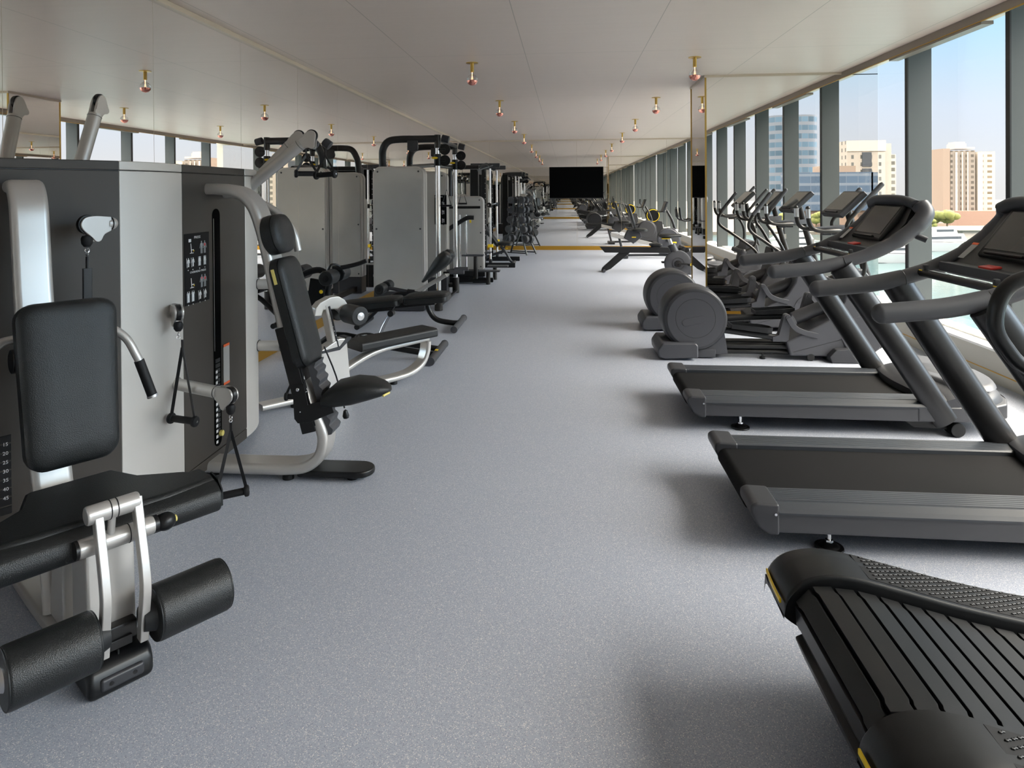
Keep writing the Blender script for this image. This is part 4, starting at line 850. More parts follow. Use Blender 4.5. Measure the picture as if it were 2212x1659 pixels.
b.box((-2.0022, pcx-.060, 1.340), (.0006, .020, .018), bev=0)
gb(b, 'white_print', 'white', pc); gb(b_g, 'grey_figures', 'printgrey', pc); gb(b_r, 'red_marks', 'printred', pc); gb(b_y, 'yellow_marks', 'yellow', pc)
for o in [pc]+list(pc.children):
    for v in o.data.vertices:
        wy = v.co.y+3.4; v.co.y = (wy-pcx)*1.23+3.548-3.4; v.co.z = (v.co.z-1.175)*.93+1.198
b = MB(); b.box(*onface(3.862, .595, .070, .235, .003, -2.0065), bev=0); wl_ = gb(b, 'warning_label', 'labelgrey', f2)
b = MB(); b.box(*onface(3.862, .707, .070, .014, .004, -2.006), bev=0); b.box(*onface(3.862, .483, .070, .014, .004, -2.006), bev=0); gb(b, 'orange_bands', 'orange', wl_)
# stack window on the leg extension face
u1 = Vector((.6, .8, 0)); n1 = Vector((.8, -.6, 0)); O1 = Vector((-1.49, 2.11, 0))
def S1(s, a, z): return O1 - n1*s + u1*a + Vector((0, 0, z))
fr1 = Matrix.Identity(4)
for i in range(3): fr1[i][0], fr1[i][1], fr1[i][2], fr1[i][3] = n1[i], u1[i], (0,0,1)[i], O1[i]
# local station 1 frame: x outward, y = u1, z up
b = MB(fr1); b.box((-.872, -.255, .98), (.02, .17, .98), bev=.008); gb(b, 'stack_window', 'placard')
b = MB(fr1)
for k, s_ in enumerate(('15','20','25','30','35','40','45')):
    text_bm(b, s_, frame((-.858, -.115, .60-.036*k), (0,1,0), (0,0,1)), .020, ext=.0003)
text_bm(b, 'ON', frame((-.861, -.19, 1.14), (0,1,0), (0,0,1)), .022, ext=.0003)
gb(b, 'weight_numbers', 'white')
b = MB(fr1)
for k in range(9): b.box((-.862, -.125, .62-.036*k), (.006, .06, .030), bev=.001)
gb(b, 'stack_plates', 'ironweight')
# station 1: leg extension -----------------------------------------------------
b = MB(fr1); b.flat([(-.90,-.04,1.635), (-.845,-.04,1.63), (-.80,-.04,1.56), (-.775,-.04,1.42), (-.72,-.04,1.1), (-.60,-.03,.62), (-.53,-.02,.32), (-.47,-.02,.06)], .135, .055, (0,1,0), n=6, bev=.45); gb(b, 'curved_post', 'silver')
b = MB(fr1); b.flat([(-.88,-.02,.035),(-.5,-.02,.035),(-.02,0,.035)], .150, .05, (0,1,0), n=2, bev=.3); gb(b, 'base_beam', 'silver')
b = MB(fr1); b.pad(frame(Vector((-.485, 0, .90)), (0,1,0), (-.12, 0, .99)), .30, .60, .095, r=.06, bulge=.01, taper=-.12); bk = gb(b, 'backrest', 'vinyl')
# seat: T-shaped cushion with a rolled front edge
def seat_outline(i): return [(-.44+i*.5,-.15+i), (-.30,-.20+i), (-.20,-.33+i), (-.12,-.372+i), (-.06-i,-.372+i), (-.045-i,-.2), (-.045-i,.2), (-.06-i,.372-i), (-.12,.372-i), (-.20,.33-i), (-.30,.20-i), (-.44+i*.5,.15-i)]
b = MB(fr1); secs = []
for z, i in ((.455,.03),(.46,.01),(.48,0),(.515,0),(.53,.006),(.538,.02)): secs.append([Vector((x, y, z)) for x, y in seat_outline(i)])
b.loft(secs); b.prism([(-.20,.535),(-.10,.537),(-.045,.522),(-.012,.495),(-.005,.46),(-.02,.425),(-.06,.412),(-.12,.42),(-.2,.45)], -.375, .375, bev=.012, seg=3); s1 = gb(b, 'seat', 'vinyl', ang=50)
b = MB(fr1); b.prism([(-.11,.542),(-.05,.53),(-.02,.50),(-.02,.44),(-.07,.42)], .374, .380, bev=.001); b.prism([(-.11,.542),(-.05,.53),(-.02,.50),(-.02,.44),(-.07,.42)], -.380, -.374, bev=.001); gb(b, 'seat_end_cap', 'vinylside', s1)
b = MB(fr1); b.prism([(-.17,.06),(-.18,.44),(-.03,.44),(-.01,.06)], -.075, .075, bev=.012); gb(b, 'seat_column', 'silver')
b = MB(fr1); b.prism([(-.46,.06),(-.40,.46),(-.30,.46),(-.30,.06)], -.07, .07, bev=.012); gb(b, 'rear_column', 'silver')
# pivot tubes, yoke arms, rollers
b = MB(fr1); b.cyl((.04,-.095,.585), (.04,.065,.585), .030, bev=.008, seg=24); b.cyl((.012,-.11,.475),(.012,.12,.475), .030, bev=.006, seg=24); b.tube([(.035,-.015,.565),(.02,-.015,.49)], .012, n=1); yk = gb(b, 'pivot_tube', 'silver')
b = MB(fr1); b.torus((.04,-.025,.585), (0,1,0), .0305, .0018, 24, 5); b.torus((.04,-.005,.585), (0,1,0), .0305, .0018, 24, 5); b.torus((.012,.04,.475), (0,1,0), .0305, .0018, 24, 5); b.cyl((.012,-.118,.475),(.012,-.108,.475), .029, seg=20); b.cyl((.012,.118,.475),(.012,.132,.475), .028, seg=20); gb(b, 'tube_cap', 'black', yk)
b = MB(fr1); b.sphere((.012,.160,.47), .030, (1,1.15,1)); kn = gb(b, 'adjusting_knob', 'satinblack')
b = MB(fr1); b.cyl((.012,.190,.47),(.012,.1965,.47), .011, seg=16); gb(b, 'knob_mark', 'paleyellow', kn)
for y in (-.062, .055):
    b = MB(fr1); b.flat([(.045,y,.60),(.075,y,.50),(.105,y,.40),(.117,y,.33),(.105,y,.25),(.09,y,.150)], .027, .034, (0,1,0), n=4, bev=.14); gb(b, 'yoke_arm', 'silver')
for s in (-1, 1):
    ax0, ax1 = (.09, s*.085, .215), (.09, s*.325, .215)
    b = MB(fr1); b.cyl(ax0, ax1, .088, bev=.012, bs=3, seg=40); ro = gb(b, 'shin_roller', 'vinyl')
    b = MB(fr1); b.torus((.09, s*.088, .215), (0,1,0), .083, .003, 36, 6); b.torus((.09, s*.322, .215), (0,1,0), .083, .003, 36, 6); b.cyl((.09,s*.05,.215), (.09,s*.087,.215), .040, .052, seg=20); gb(b, 'roller_piping', 'vinylside', ro)
    b = MB(fr1); b.lathe([(.034,0),(.030,.008),(.0,.012)], (.09, s*.325, .215), (0,s,0)); gb(b, 'roller_hub', 'alu', ro)
b = MB(fr1); b.prism([(-.09,.0),(-.09,.10),(-.04,.115),(.045,.10),(.07,.06),(.07,.0)], -.10, .10, bev=.022, seg=3); fx = gb(b, 'foot_box', 'satinblack')
b = MB(fr1); b.box((.068,0,.045), (.02,.13,.04), bev=.009, seg=3); gb(b, 'foot_plate', 'dark', fx)
b = MB(fr1); b.cyl((.076,-.035,.045),(.0795,-.035,.045), .007, seg=12); b.cyl((.076,.035,.045),(.0795,.035,.045), .007, seg=12); b.box((0,0,.106),(.07,.004,.02),bev=0); gb(b, 'plate_holes', 'black', fx)
b = MB(fr1); b.box((-.005,0,.155),(.05,.13,.06), bev=.008); b.box((.02,0,.13),(.02,.09,.03), bev=.003); gb(b, 'stop_bracket', 'black')
# press arms either side of the backrest
for s in (-1, 1):
    b = MB(fr1); b.tube([(-.62,s*.04,1.06),(-.60,s*.14,1.062),(-.575,s*.19,1.055),(-.55,s*.235,1.01),(-.53,s*.262,.945),(-.525,s*.272,.92)], .0165, n=5, seg=14); pa = gb(b, 'press_arm', 'silver')
    b = MB(fr1); b.tube([(-.525,s*.272,.92),(-.50,s*.312,.775)], .0195, n=1, seg=14); gb(b, 'arm_grip', 'rubber', pa)
    b = MB(fr1); b.cyl((-.5,s*.312,.775),(-.4985,s*.3145,.766), .021, seg=16); gb(b, 'grip_end', 'alu', pa)
    b = MB(fr1); b.cyl((-.60,s*.10,.98),(-.60,s*.15,.98), .045, bev=.006); gb(b, 'arm_pivot', 'black', pa)
# cable pulley arm: fin head with black wheel, swivel, carabiner, strap handle
def pulley_arm(base, d1, L, head_side, handle=True, hz=None, hd=None, fat=.030, capped=True, twist=None, spread=.075, name='cable_arm', ring=True, drop=.30):
    """silver tube from base along d1 for L metres, ends in a flat fin with pulley; handle hangs below"""
    base = Vector(base); d1 = Vector(d1).normalized(); e = base+d1*L; side = Vector(head_side).normalized(); side = (side-d1*side.dot(d1)).normalized(); dn = Vector((0,0,-1)); dn2 = (dn-side*dn.dot(side)).normalized()
    b = MB(); b.cyl(base, e, fat, seg=24, bev=.0); a = gb(b, name, 'silver')
    b = MB(); b.torus(base+d1*(L-.015), d1, fat+.0005, .0015, 28, 5); b.torus(base+d1*.004, d1, fat+.002, .0025, 28, 5); gb(b, 'arm_joint', 'black', a)
    # fin outline in the plane (d1, dn2)
    x = d1; y = (-dn2 + x*(x.dot(dn2))).normalized() if abs(d1.z) < .5 else (side.cross(x)).normalized()
    if y.z < 0: y = -y
    o = e; pts = [(-.01,.030),(.03,.034),(.06,.036),(.10,.030),(.118,.008),(.112,-.02),(.075,-.055),(.055,-.075),(.035,-.070),(.02,-.045),(-.01,-.030)]
    pts2 = [tuple(p) for p in catmull([Vector((px_, py_, 0)) for px_, py_ in pts], 3)]
    Mf = Matrix.Identity(4); z = x.cross(y)
    for i in range(3): Mf[i][0], Mf[i][1], Mf[i][2], Mf[i][3] = x[i], y[i], z[i], o[i]
    b = MB(Mf); b.prism([(p[0], p[1]) for p in pts2], .010, .022, plane='XY', bev=.004); b.prism([(p[0], p[1]) for p in pts2], -.022, -.010, plane='XY', bev=.004); b.box((.04,.03,.0235),(.04,.006,.003), bev=.001); gb(b, 'pulley_fin', 'silver', a)
    b = MB(Mf); b.cyl((.085,.0,-.0105),(.085,.0,.0105), .040, seg=30, bev=.003); gb(b, 'pulley_wheel', 'black', a)
    p0 = o+x*.085-y*.02+Vector((0,0,-.030))
    if not handle: return a
    b = MB(); b.lathe([(.0,.0),(.018,.002),(.023,.014),(.021,.035),(.012,.048),(0,.05)], p0+Vector((0,0,.004)), (0,0,-1), seg=20); gb(b, 'cable_stop', 'rubber', a)
    c0 = p0+Vector((0,0,-.05)); b = MB(); b.torus(c0+Vector((0,0,-.010)), side, .009, .0025, 18, 6); b.torus(c0+Vector((0,0,-.024)), d1 if abs(d1.z) < .6 else (1,0,0), .008, .0022, 18, 6); gb(b, 'carabiner', 'chrome', a)
    return a, c0+Vector((0,0,-.035))
def strap_handle(top, axis, L, drop, strap='black', parent=G):
    top = Vector(top); ax = Vector(axis).normalized(); c = top+Vector((0,0,-drop)); w = ax*L/2
    b = MB(); b.cyl(c-w*.78, c+w*.78, .0175, seg=18, bev=.002)
    for s in (-1, 1): b.cyl(c+w*s*.74, c+w*s*1.04, .0275, seg=24, bev=.008)
    h = gb(b, 'strap_handle', 'rubber', parent)
    n_ = ax.cross(Vector((0,0,1))).normalized()
    b = MB()
    b.flat([top, top+Vector((0,0,-.045))], .012, .004, ax, n=1, bev=.2)
    for s in (-1, 1): b.flat([top+Vector((0,0,-.04)), top.lerp(c+w*s*.86, .5)+Vector((0,0,-.01)), c+w*s*.86+Vector((0,0,.018))], .016, .0025, (ax+n_*.3*s).normalized(), n=4, bev=.2)
    gb(b, 'strap', 'black', h)
    b = MB()
    for s in (-1, 1): b.cyl(c+w*s*1.03, c+w*s*1.055, .006, seg=12)
    gb(b, 'end_screw', 'chrome', h)
    return h
# face 1 upper pulley with folded ankle strap
b = MB(); b.cyl(S1(.90,.262,1.475), S1(.80,.262,1.475), .027, seg=24); b.sphere(S1(.80,.262,1.475), .027); gb(b, 'pulley_stub', 'silver')
a, tp = pulley_arm(S1(.80,.262,1.475), -u1+n1*.25, .02, (.8,-.6,0), fat=.026)
b = MB(); b.tube([tp, tp+Vector((0,0,-.07))], .006, n=1, seg=8); b.flat([tp+Vector((0,0,-.05)), tp+Vector((.0,0,-.32)), tp+Vector((.01,0,-.46))], .036, .014, u1, n=3, bev=.3); b.flat([tp+Vector((.012,.016,-.33)), tp+Vector((.03,.05,-.40)), tp+Vector((.035,.055,-.47)), tp+Vector((.01,.03,-.52)), tp+Vector((0,0,-.46))], .014, .003, n1, n=5); gb(b, 'ankle_strap', 'black')
# corner 1 pulleys
dC = Vector((.985, -.17, 0)).normalized()
a, tp = pulley_arm((-2.02, 3.335, 1.012), (.66, -.75, .0), .06, (.8,.6,0), fat=.030)
strap_handle(tp+Vector((.02,0,0)), (.9,-.10,-.06), .15, .40)
a, tp = pulley_arm((-2.00, 3.33, .625), (.907, -.42, .01), .335, (.42,.9,0), fat=.030)
strap_handle(tp, (.93,.37,.10), .155, .345)
# corner 2: low arms behind the press backrest, and two long lat arms
a, tp = pulley_arm((-2.04, 4.36, 1.00), (1,.02,0), .20, (0,-1,0), fat=.034); strap_handle(tp, (1,-.2,0), .15, .28)
a, tp = pulley_arm((-2.04, 4.36, .59), (1,.02,0), .17, (0,-1,0), fat=.034); strap_handle(tp, (1,.1,0), .15, .20)
for y, dy, tz, tx in ((4.26, .0, 1.955, -1.645), (4.44, .0, 1.968, -1.80)):
    base = Vector((-2.09, y, 1.61 if y < 4.3 else 1.685)); tip = Vector((tx, y, tz)); d = tip-base
    a, tp = pulley_arm(base, d, d.length-.06, (0,-1,0), fat=.037, handle=False), None
    e = Vector((tx+.075, y+.03, tz-.04))
    b = MB(); b.lathe([(0,0),(.026,.0),(.03,.012),(.03,.05),(0,.055)], e+Vector((.015,0,.02)), (.8,0,-.6), seg=18); gb(b, 'cable_stop', 'dark', a)
    strap_handle(e+Vector((.022 if y < 4.3 else -.02, 0, -.03)), (.97,-.2,.06) if y < 4.3 else (.85,.5,0), .15, .165)
# two more lat arms on the side facing the mirror
for y, dx, z2 in ((2.75, .16, 2.05), (3.55, -.05, 2.06)):
    base = Vector((-2.70, y, 1.70)); tip = Vector((-2.66+dx*.3, y-.12*(1 if y < 3 else -1), z2)); d = tip-base
    pulley_arm(base, d, d.length, (1,0,0), fat=.037, handle=False)
# station 2: seated press --------------------------------------------------------
Yc = 3.72
b = MB(); b.flat([(-2.04,Yc,1.628),(-1.93,Yc,1.625),(-1.82,Yc,1.600),(-1.745,Yc,1.53),(-1.695,Yc,1.40),(-1.655,Yc,1.23),(-1.60,Yc,.98),(-1.52,Yc,.66),(-1.43,Yc,.44),(-1.375,Yc,.33),(-1.348,Yc,.24),(-1.37,Yc,.145),(-1.44,Yc,.085),(-1.54,Yc,.065),(-1.70,Yc,.062),(-2.03,Yc,.062)], .165, .062, (0,1,0), n=6, bev=.42, seg=5); gb(b, 'press_frame', 'silver')
lean = Vector((-.105, 0, .56)).normalized()  # pads lean back
def padframe(c, l, f): return frame(c, (0,1,0), l)
nb = Vector((0,1,0)).cross(Vector((-.30,0,1)).normalized())
b = MB(); b.pad(frame((-1.555,Yc,.93), (0,1,0), Vector((-.262,0,1)).normalized()), .285, .62, .085, r=.075, bulge=.006); p2 = gb(b, 'backrest', 'vinyl')
b = MB(); b.box((-1.583, Yc-.1435, 1.145), (.018,.004,.085), rot=(0,-.26,0), bev=.001); gb(b, 'size_tag', 'paleyellow', p2)
b = MB(); b.pad(frame((-1.665,Yc,1.360), (0,1,0), Vector((-.235,0,1)).normalized()), .27, .225, .10, r=.095, bulge=.006); gb(b, 'headrest', 'vinyl')
l2 = Vector((-.262,0,1)).normalized(); f2v = Vector((1,0,.262)).normalized()
b = MB(); b.M = frame((-1.495,Yc,.60), l2, (0,-1,0)); b.box((-.03,0,-.006),(.60,.178,.080), bev=.006); b.box((-.02,.074,.036),(.56,.022,.010), bev=.003); rl = gb(b, 'seat_slide', 'black')
b = MB(); 
for k, s_ in enumerate('3456'):
    p = Vector((-1.495,Yc,.60))+f2v*.0422+Vector((0,-.073,0))+l2*(.035-.068*k)
    text_bm(b, s_, frame(p, (0,1,0), l2), .030)
gb(b, 'position_numbers', 'white', rl)
b = MB(); pts = []
for k in range(41):
    u = .30*k/40; pts.append((u, .020+.007*math.cos(u/.052*2*PI)))
o_ = Vector((-1.415,Yc+.012,.655)); b.M = Matrix.Identity(4)
def cor(p0, n_): 
    b.M = frame(p0, -l2, f2v); b.prism([(u, v) for u, v in pts[:n_]]+[(pts[n_-1][0], -.02), (0, -.02)], -.068, .068, plane='XY')
cor(o_, 30); cor(Vector((-1.345,Yc+.012,.385)), 18); b.M = Matrix.Identity(4); gb(b, 'step_pad', 'handle', ang=25)
b = MB(); b.prism([(-1.505,.545),(-1.440,.555),(-1.415,.44),(-1.30,.475),(-1.27,.40),(-1.40,.345),(-1.475,.335),(-1.495,.36)], Yc-.10, Yc-.092, plane='XZ', bev=.003); b.prism([(-1.505,.545),(-1.440,.555),(-1.415,.44),(-1.30,.475),(-1.27,.40),(-1.40,.345),(-1.475,.335),(-1.495,.36)], Yc+.092, Yc+.10, plane='XZ', bev=.003); b.box((-1.40,Yc,.40),(.12,.19,.05), bev=.01); br_ = gb(b, 'seat_bracket', 'black')
b = MB(); b.sphere((-1.474,Yc-.103,.522), .010, (1,.4,1), 12, 8); b.sphere((-1.425,Yc-.103,.512), .004, (1,.5,1), 8, 6); b.sphere((-1.46,Yc-.103,.40), .004, (1,.5,1), 8, 6); gb(b, 'bracket_screws', 'chrome', br_)
b = MB(); secs = []
for x, w, zb, zt in ((-1.365,.055,.425,.455),(-1.345,.105,.415,.49),(-1.28,.130,.415,.545),(-1.18,.135,.43,.570),(-1.09,.118,.455,.566),(-1.02,.085,.475,.545),(-.985,.045,.490,.525),(-.975,.012,.50,.512)):
    zc = (zb+zt)/2; hh = (zt-zb)/2
    secs.append([Vector((x, Yc+w*math.copysign(abs(math.cos(a))**.7, math.cos(a)), zc+hh*math.copysign(abs(math.sin(a))**.8, math.sin(a)))) for a in [2*PI*k/24 for k in range(24)]])
b.loft(secs); se = gb(b, 'seat', 'vinyl', ang=60)
b = MB(); b.tube([(-1.0,Yc-.082,.492),(-.978,Yc-.03,.496)], .006, n=1, seg=8); gb(b, 'seat_tag', 'paleyellow', se)
b = MB(); b.prism([(-1.50,Yc-.06),(-1.17,Yc-.06)]+[(-1.17+.0875*math.cos(R(a)), Yc+.0275+.0875*math.sin(R(a))) for a in range(-80, 90, 16)]+[(-1.17,Yc+.115),(-1.50,Yc+.115)], .022, .058, plane='XY', bev=.010, seg=3); gb(b, 'footplate', 'satinblack')
b = MB()
for x, y in ((-1.56,Yc-.03), (-1.20,Yc), (-1.97,Yc-.06)): b.cyl((x,y,0),(x,y,.030), .032, bev=.004)
gb(b, 'rubber_foot', 'rubber')
# press lever behind the pads and its hanging cord grip
b = MB(); b.tube([(-2.04,Yc+.14,1.60),(-1.90,Yc+.16,1.585),(-1.72,Yc+.18,1.50),(-1.615,Yc+.19,1.38),(-1.58,Yc+.19,1.26)], .022, n=6, seg=14); gb(b, 'lever_tube', 'silver')
b = MB(); b.tube([(-1.42,Yc+.17,.70),(-1.36,Yc+.20,.52),(-1.31,Yc+.20,.33)], .005, n=3, seg=8); cg = gb(b, 'cord', 'black')
b = MB(); b.lathe([(0,0),(.016,.006),(.020,.02),(.012,.05),(0,.058)], (-1.30,Yc+.20,.265), (-.1,0,1), seg=18); gb(b, 'cord_grip', 'satinblack', cg)
# station 3: pulldown seat on the far corner ---------------------------------------
d3 = Vector((.67, .742, 0)); m3 = Vector((.742, -.67, 0)); O3 = Vector((-2.2, 4.75, 0)); fr3 = Matrix.Identity(4)
for i in range(3): fr3[i][0], fr3[i][1], fr3[i][2], fr3[i][3] = d3[i], -m3[i], (0,0,1)[i], O3[i]
b = MB(fr3); b.flat([(-.02,0,.06),(.5,0,.058),(.95,0,.056),(1.15,0,.058),(1.29,0,.075),(1.40,0,.13),(1.45,0,.22),(1.465,0,.315)], .12, .045, (0,1,0), n=5, bev=.42, seg=5); b.flat([(1.47,0,.335),(1.20,0,.325),(1.02,0,.315),(.86,0,.282),(.66,0,.205),(.50,0,.125),(.40,0,.08)], .095, .042, (0,1,0), n=5, bev=.42, seg=5); gb(b, 'bench_frame', 'silver')
b = MB(fr3); b.flat([(.76,0,.382),(1.50,0,.395)], .25, .075, (0,1,0), n=1, bev=.3, seg=5); bs = gb(b, 'bench_pad', 'vinyl')
b = MB(fr3); b.cyl((1.13,0,0),(1.13,0,.035), .03, bev=.004); b.cyl((.25,0,0),(.25,0,.035), .03, bev=.004); gb(b, 'rubber_foot', 'rubber')
b = MB(fr3); b.prism([(.43,.06),(.445,.40),(.60,.47),(.665,.46),(.70,.06)], -.055, .055, bev=.012); gb(b, 'bench_column', 'silver')
b = MB(fr3); b.flat([(.575,-.0,.38),(.535,-.0,.58),(.50,-.0,.74)], .095, .045, (0,1,0), n=2, bev=.3); b.prism([(.395,.665),(.405,.725),(.445,.765),(.53,.798),(.60,.798),(.655,.765),(.69,.71),(.70,.65),(.65,.63),(.635,.66),(.60,.69),(.56,.70),(.47,.705),(.455,.66)], -.045, .045, bev=.010); kp = gb(b, 'knee_hold_post', 'silver2')
b = MB(fr3); b.flat([(.590,-.050,.40),(.55,-.050,.58),(.515,-.050,.73)], .016, .012, (0,1,0), n=2); b.prism([(.45,.395),(.60,.41),(.66,.47),(.70,.47),(.70,.455),(.62,.395),(.60,.38),(.45,.375)], -.058, .058, bev=.002); gb(b, 'post_collar', 'dark', kp)
b = MB(fr3)
for k in range(7): b.cyl((.592-.013*k,-.058,.43+.035*k),(.592-.013*k,-.0605,.43+.035*k), .004, seg=8)
gb(b, 'position_marks', 'white', kp)
for s in (-1, 1):
    b = MB(fr3); b.cyl((.665,s*.06,.66),(.665,s*.255,.66), .075, bev=.010, bs=3, seg=36); ro = gb(b, 'knee_roller', 'vinyl')
    b = MB(fr3); b.lathe([(.033,0),(.03,.008),(0,.012)], (.665,s*.256,.66), (0,s,0)); gb(b, 'roller_hub', 'alu', ro)
    b = MB(fr3); b.torus((.665,s*.25,.66),(0,1,0), .071, .003, 36, 6); gb(b, 'roller_piping', 'vinylside', ro)
# ------------------------------------------------------------------ benches
def roller(t, ax0, ax1, r, name='leg_roller'):
    b = MB(); b.cyl(ax0, ax1, r, bev=.012, bs=3, seg=30); o = b.build(name, M['vinyl'], t)
    d = (Vector(ax1)-Vector(ax0)).normalized(); b = MB(); b.cyl(Vector(ax0)-d*.006, Vector(ax1)+d*.006, r*.45, seg=20, bev=.004); b.build('roller_hub', M['black'], o); return o
t = thing('decline_bench', 'black adjustable decline bench with two part pad and leg rollers, behind the silver seat', 'bench', (-1.25, 6.55, 0))
b = MB(); b.pad(frame((-.68,0,.47), (0,1,0), (-1,0,-.12)), .29, .66, .085, r=.05, taper=.12); b.build('back_pad', M['vinyl'], t)
b = MB(); b.pad(frame((-.10,0,.535), (0,1,0), (-1,0,-.07)), .30, .44, .085, r=.05); b.build('seat_pad', M['vinyl'], t)
b = MB(); b.flat([(-1.05,0,.425),(-.6,0,.475),(-.02,0,.535)], .10, .045, (0,1,0), n=2); b.prism([(-.98,.435),(-.40,.50),(-.42,.47),(-.95,.41)], -.12, .12, bev=.005); b.build('pad_beam', M['satinblack'], t)
b = MB(); b.tube([(-.47,0,.42),(-.545,0,.28),(-.60,0,.14)], .018, n=1, seg=14); st = b.build('adjusting_strut', M['chrome'], t)
b = MB(); b.cyl((-.46,-.04,.42),(-.46,.04,.42), .03); b.build('strut_pivot', M['black'], st); b = MB(); b.cyl((-.61,-.05,.125),(-.61,.05,.125), .04); b.build('strut_pivot', M['black'], st)
b = MB(); b.tube([(-.02,-.12,.05),(-.5,-.11,.12),(-.72,-.13,.17),(-.80,0,.18),(-.72,.13,.17),(-.5,.11,.12),(-.02,.12,.05)], .028, n=5, seg=14); b.tube([(-.6,0,.13),(-1.0,0,.20),(-1.20,0,.10),(-1.32,0,.04)], .032, n=4, seg=14); fr = b.build('base_frame', M['satinblack'], t)
b = MB(); b.tube([(0,-.36,.045),(0,.36,.045)], .038, n=1, seg=20); b.build('foot_bar', M['dark'], fr)
b = MB(); b.cyl((0,-.375,.045),(0,-.355,.045), .040, bev=.004, seg=24); b.cyl((0,.355,.045),(0,.375,.045), .040, bev=.004, seg=24); b.build('bar_cap', M['dark2'], fr)
b = MB(); b.box((.0,-.07,.082), (.03,.05,.006), bev=.002); b.build('yellow_badge', M['yellow'], fr)
b = MB(); b.tube([(-1.32,-.28,.04),(-1.32,.28,.04)], .035, n=1, seg=16); b.build('rear_foot_bar', M['dark'], fr)
b = MB(); b.tube([(-1.03,0,.40),(-1.10,0,.58),(-1.07,0,.76)], .030, n=3, seg=14); b.tube([(-1.07,0,.76),(-1.18,0,.84),(-1.34,0,.80),(-1.50,0,.70)], .032, n=5, seg=14); b.build('leg_post', M['satinblack'], t)
for x, z in ((-1.02,.79), (-1.42,.80)): roller(t, (x,-.28,z-.0), (x,-.06,z), .072); roller(t, (x,.06,z), (x,.28,z), .072)
b = MB(); b.tube([(-1.08,-.05,.84),(-1.04,-.05,.90),(-.98,0,.88),(-.94,.05,.80)], .011, n=4, seg=10); b.tube([(-1.05,.0,.86),(-.95,.02,.865),(-.80,.04,.90),(-.72,.05,.93)], .022, n=4, seg=12); b.build('hand_loop', M['black'], t)
b = MB(); b.cyl((-1.13,-.10,.64),(-1.13,-.03,.64), .022, bev=.004); kb = b.build('adjusting_knob', M['satinblack'], t)
b = MB(); b.cyl((-1.13,-.106,.64),(-1.13,-.099,.64), .018, bev=.002); b.build('yellow_cap', M['yellow'], kb)
b = MB(); b.box((-1.22,0,.58), (.16,.03,.34), rot=(0,.16,0), bev=.004); b.build('back_plate', M['satinblack'], t)
t = thing('hyperextension_bench', 'black back extension bench with silver slanting beam and raised hip pad, beyond the decline bench', 'bench', (-1.27, 8.0, 0))
b = MB(); b.tube([(0,-.36,.045),(0,.36,.045)], .036, n=1, seg=20); b.cyl((0,-.38,.045),(0,-.36,.045), .040, bev=.004); b.cyl((0,.36,.045),(0,.38,.045), .040, bev=.004); b.build('foot_bar', M['dark2'], t)
b = MB(); b.tube([(0,0,.05),(-.10,0,.055),(-.27,0,.09),(-.36,0,.20),(-.42,0,.38),(-.62,0,.42)], .032, n=5, seg=14); b.tube([(-.5,0,.40),(-.8,0,.36),(-1.1,0,.10),(-1.15,0,.05)], .03, n=4, seg=14); b.tube([(-1.15,-.3,.045),(-1.15,.3,.045)], .032, n=1); b.build('frame', M['satinblack'], t)
b = MB(); b.flat([(-.55,0,.40),(-.36,0,.50),(-.15,0,.62)], .05, .05, (0,1,0), n=1); b.build('slanting_beam', M['silver'], t)
for s in (-1, 1):
    b = MB(); secs = []
    for u, w, h in ((0,.08,.03),(.10,.10,.07),(.24,.11,.13),(.33,.11,.15),(.40,.10,.12),(.42,.06,.06)):
        c = Vector((-.40+u*.72, s*.13, .56+u*.78)); n_ = Vector((-.72,0,.66)).normalized()
        secs.append([c+Vector((0,1,0))*(w*math.cos(a))+n_*(h*.55*math.sin(a)) for a in [2*PI*k/20 for k in range(20)]])
    b.loft(secs); b.build('hip_pad', M['vinyl'], t, ang=60)
    b = MB(); b.tube([(-.16,s*.10,.66),(-.06,s*.16,.67),(.02,s*.17,.675)], .012, n=2, seg=10); hb = b.build('hand_bar', M['black'], t)
    b = MB(); b.tube([(-.08,s*.16,.67),(.09,s*.17,.675)], .024, n=1, seg=14); b.build('hand_grip', M['handle'], hb)
    roller(t, (-.90,s*.05,.47), (-.90,s*.24,.47), .062, 'heel_roller')
b = MB(); b.tube([(-.90,-.24,.47),(-.90,.24,.47)], .014, n=1); b.tube([(-.62,0,.42),(-.90,0,.47)], .022, n=1); b.build('roller_axle', M['dark'], t)
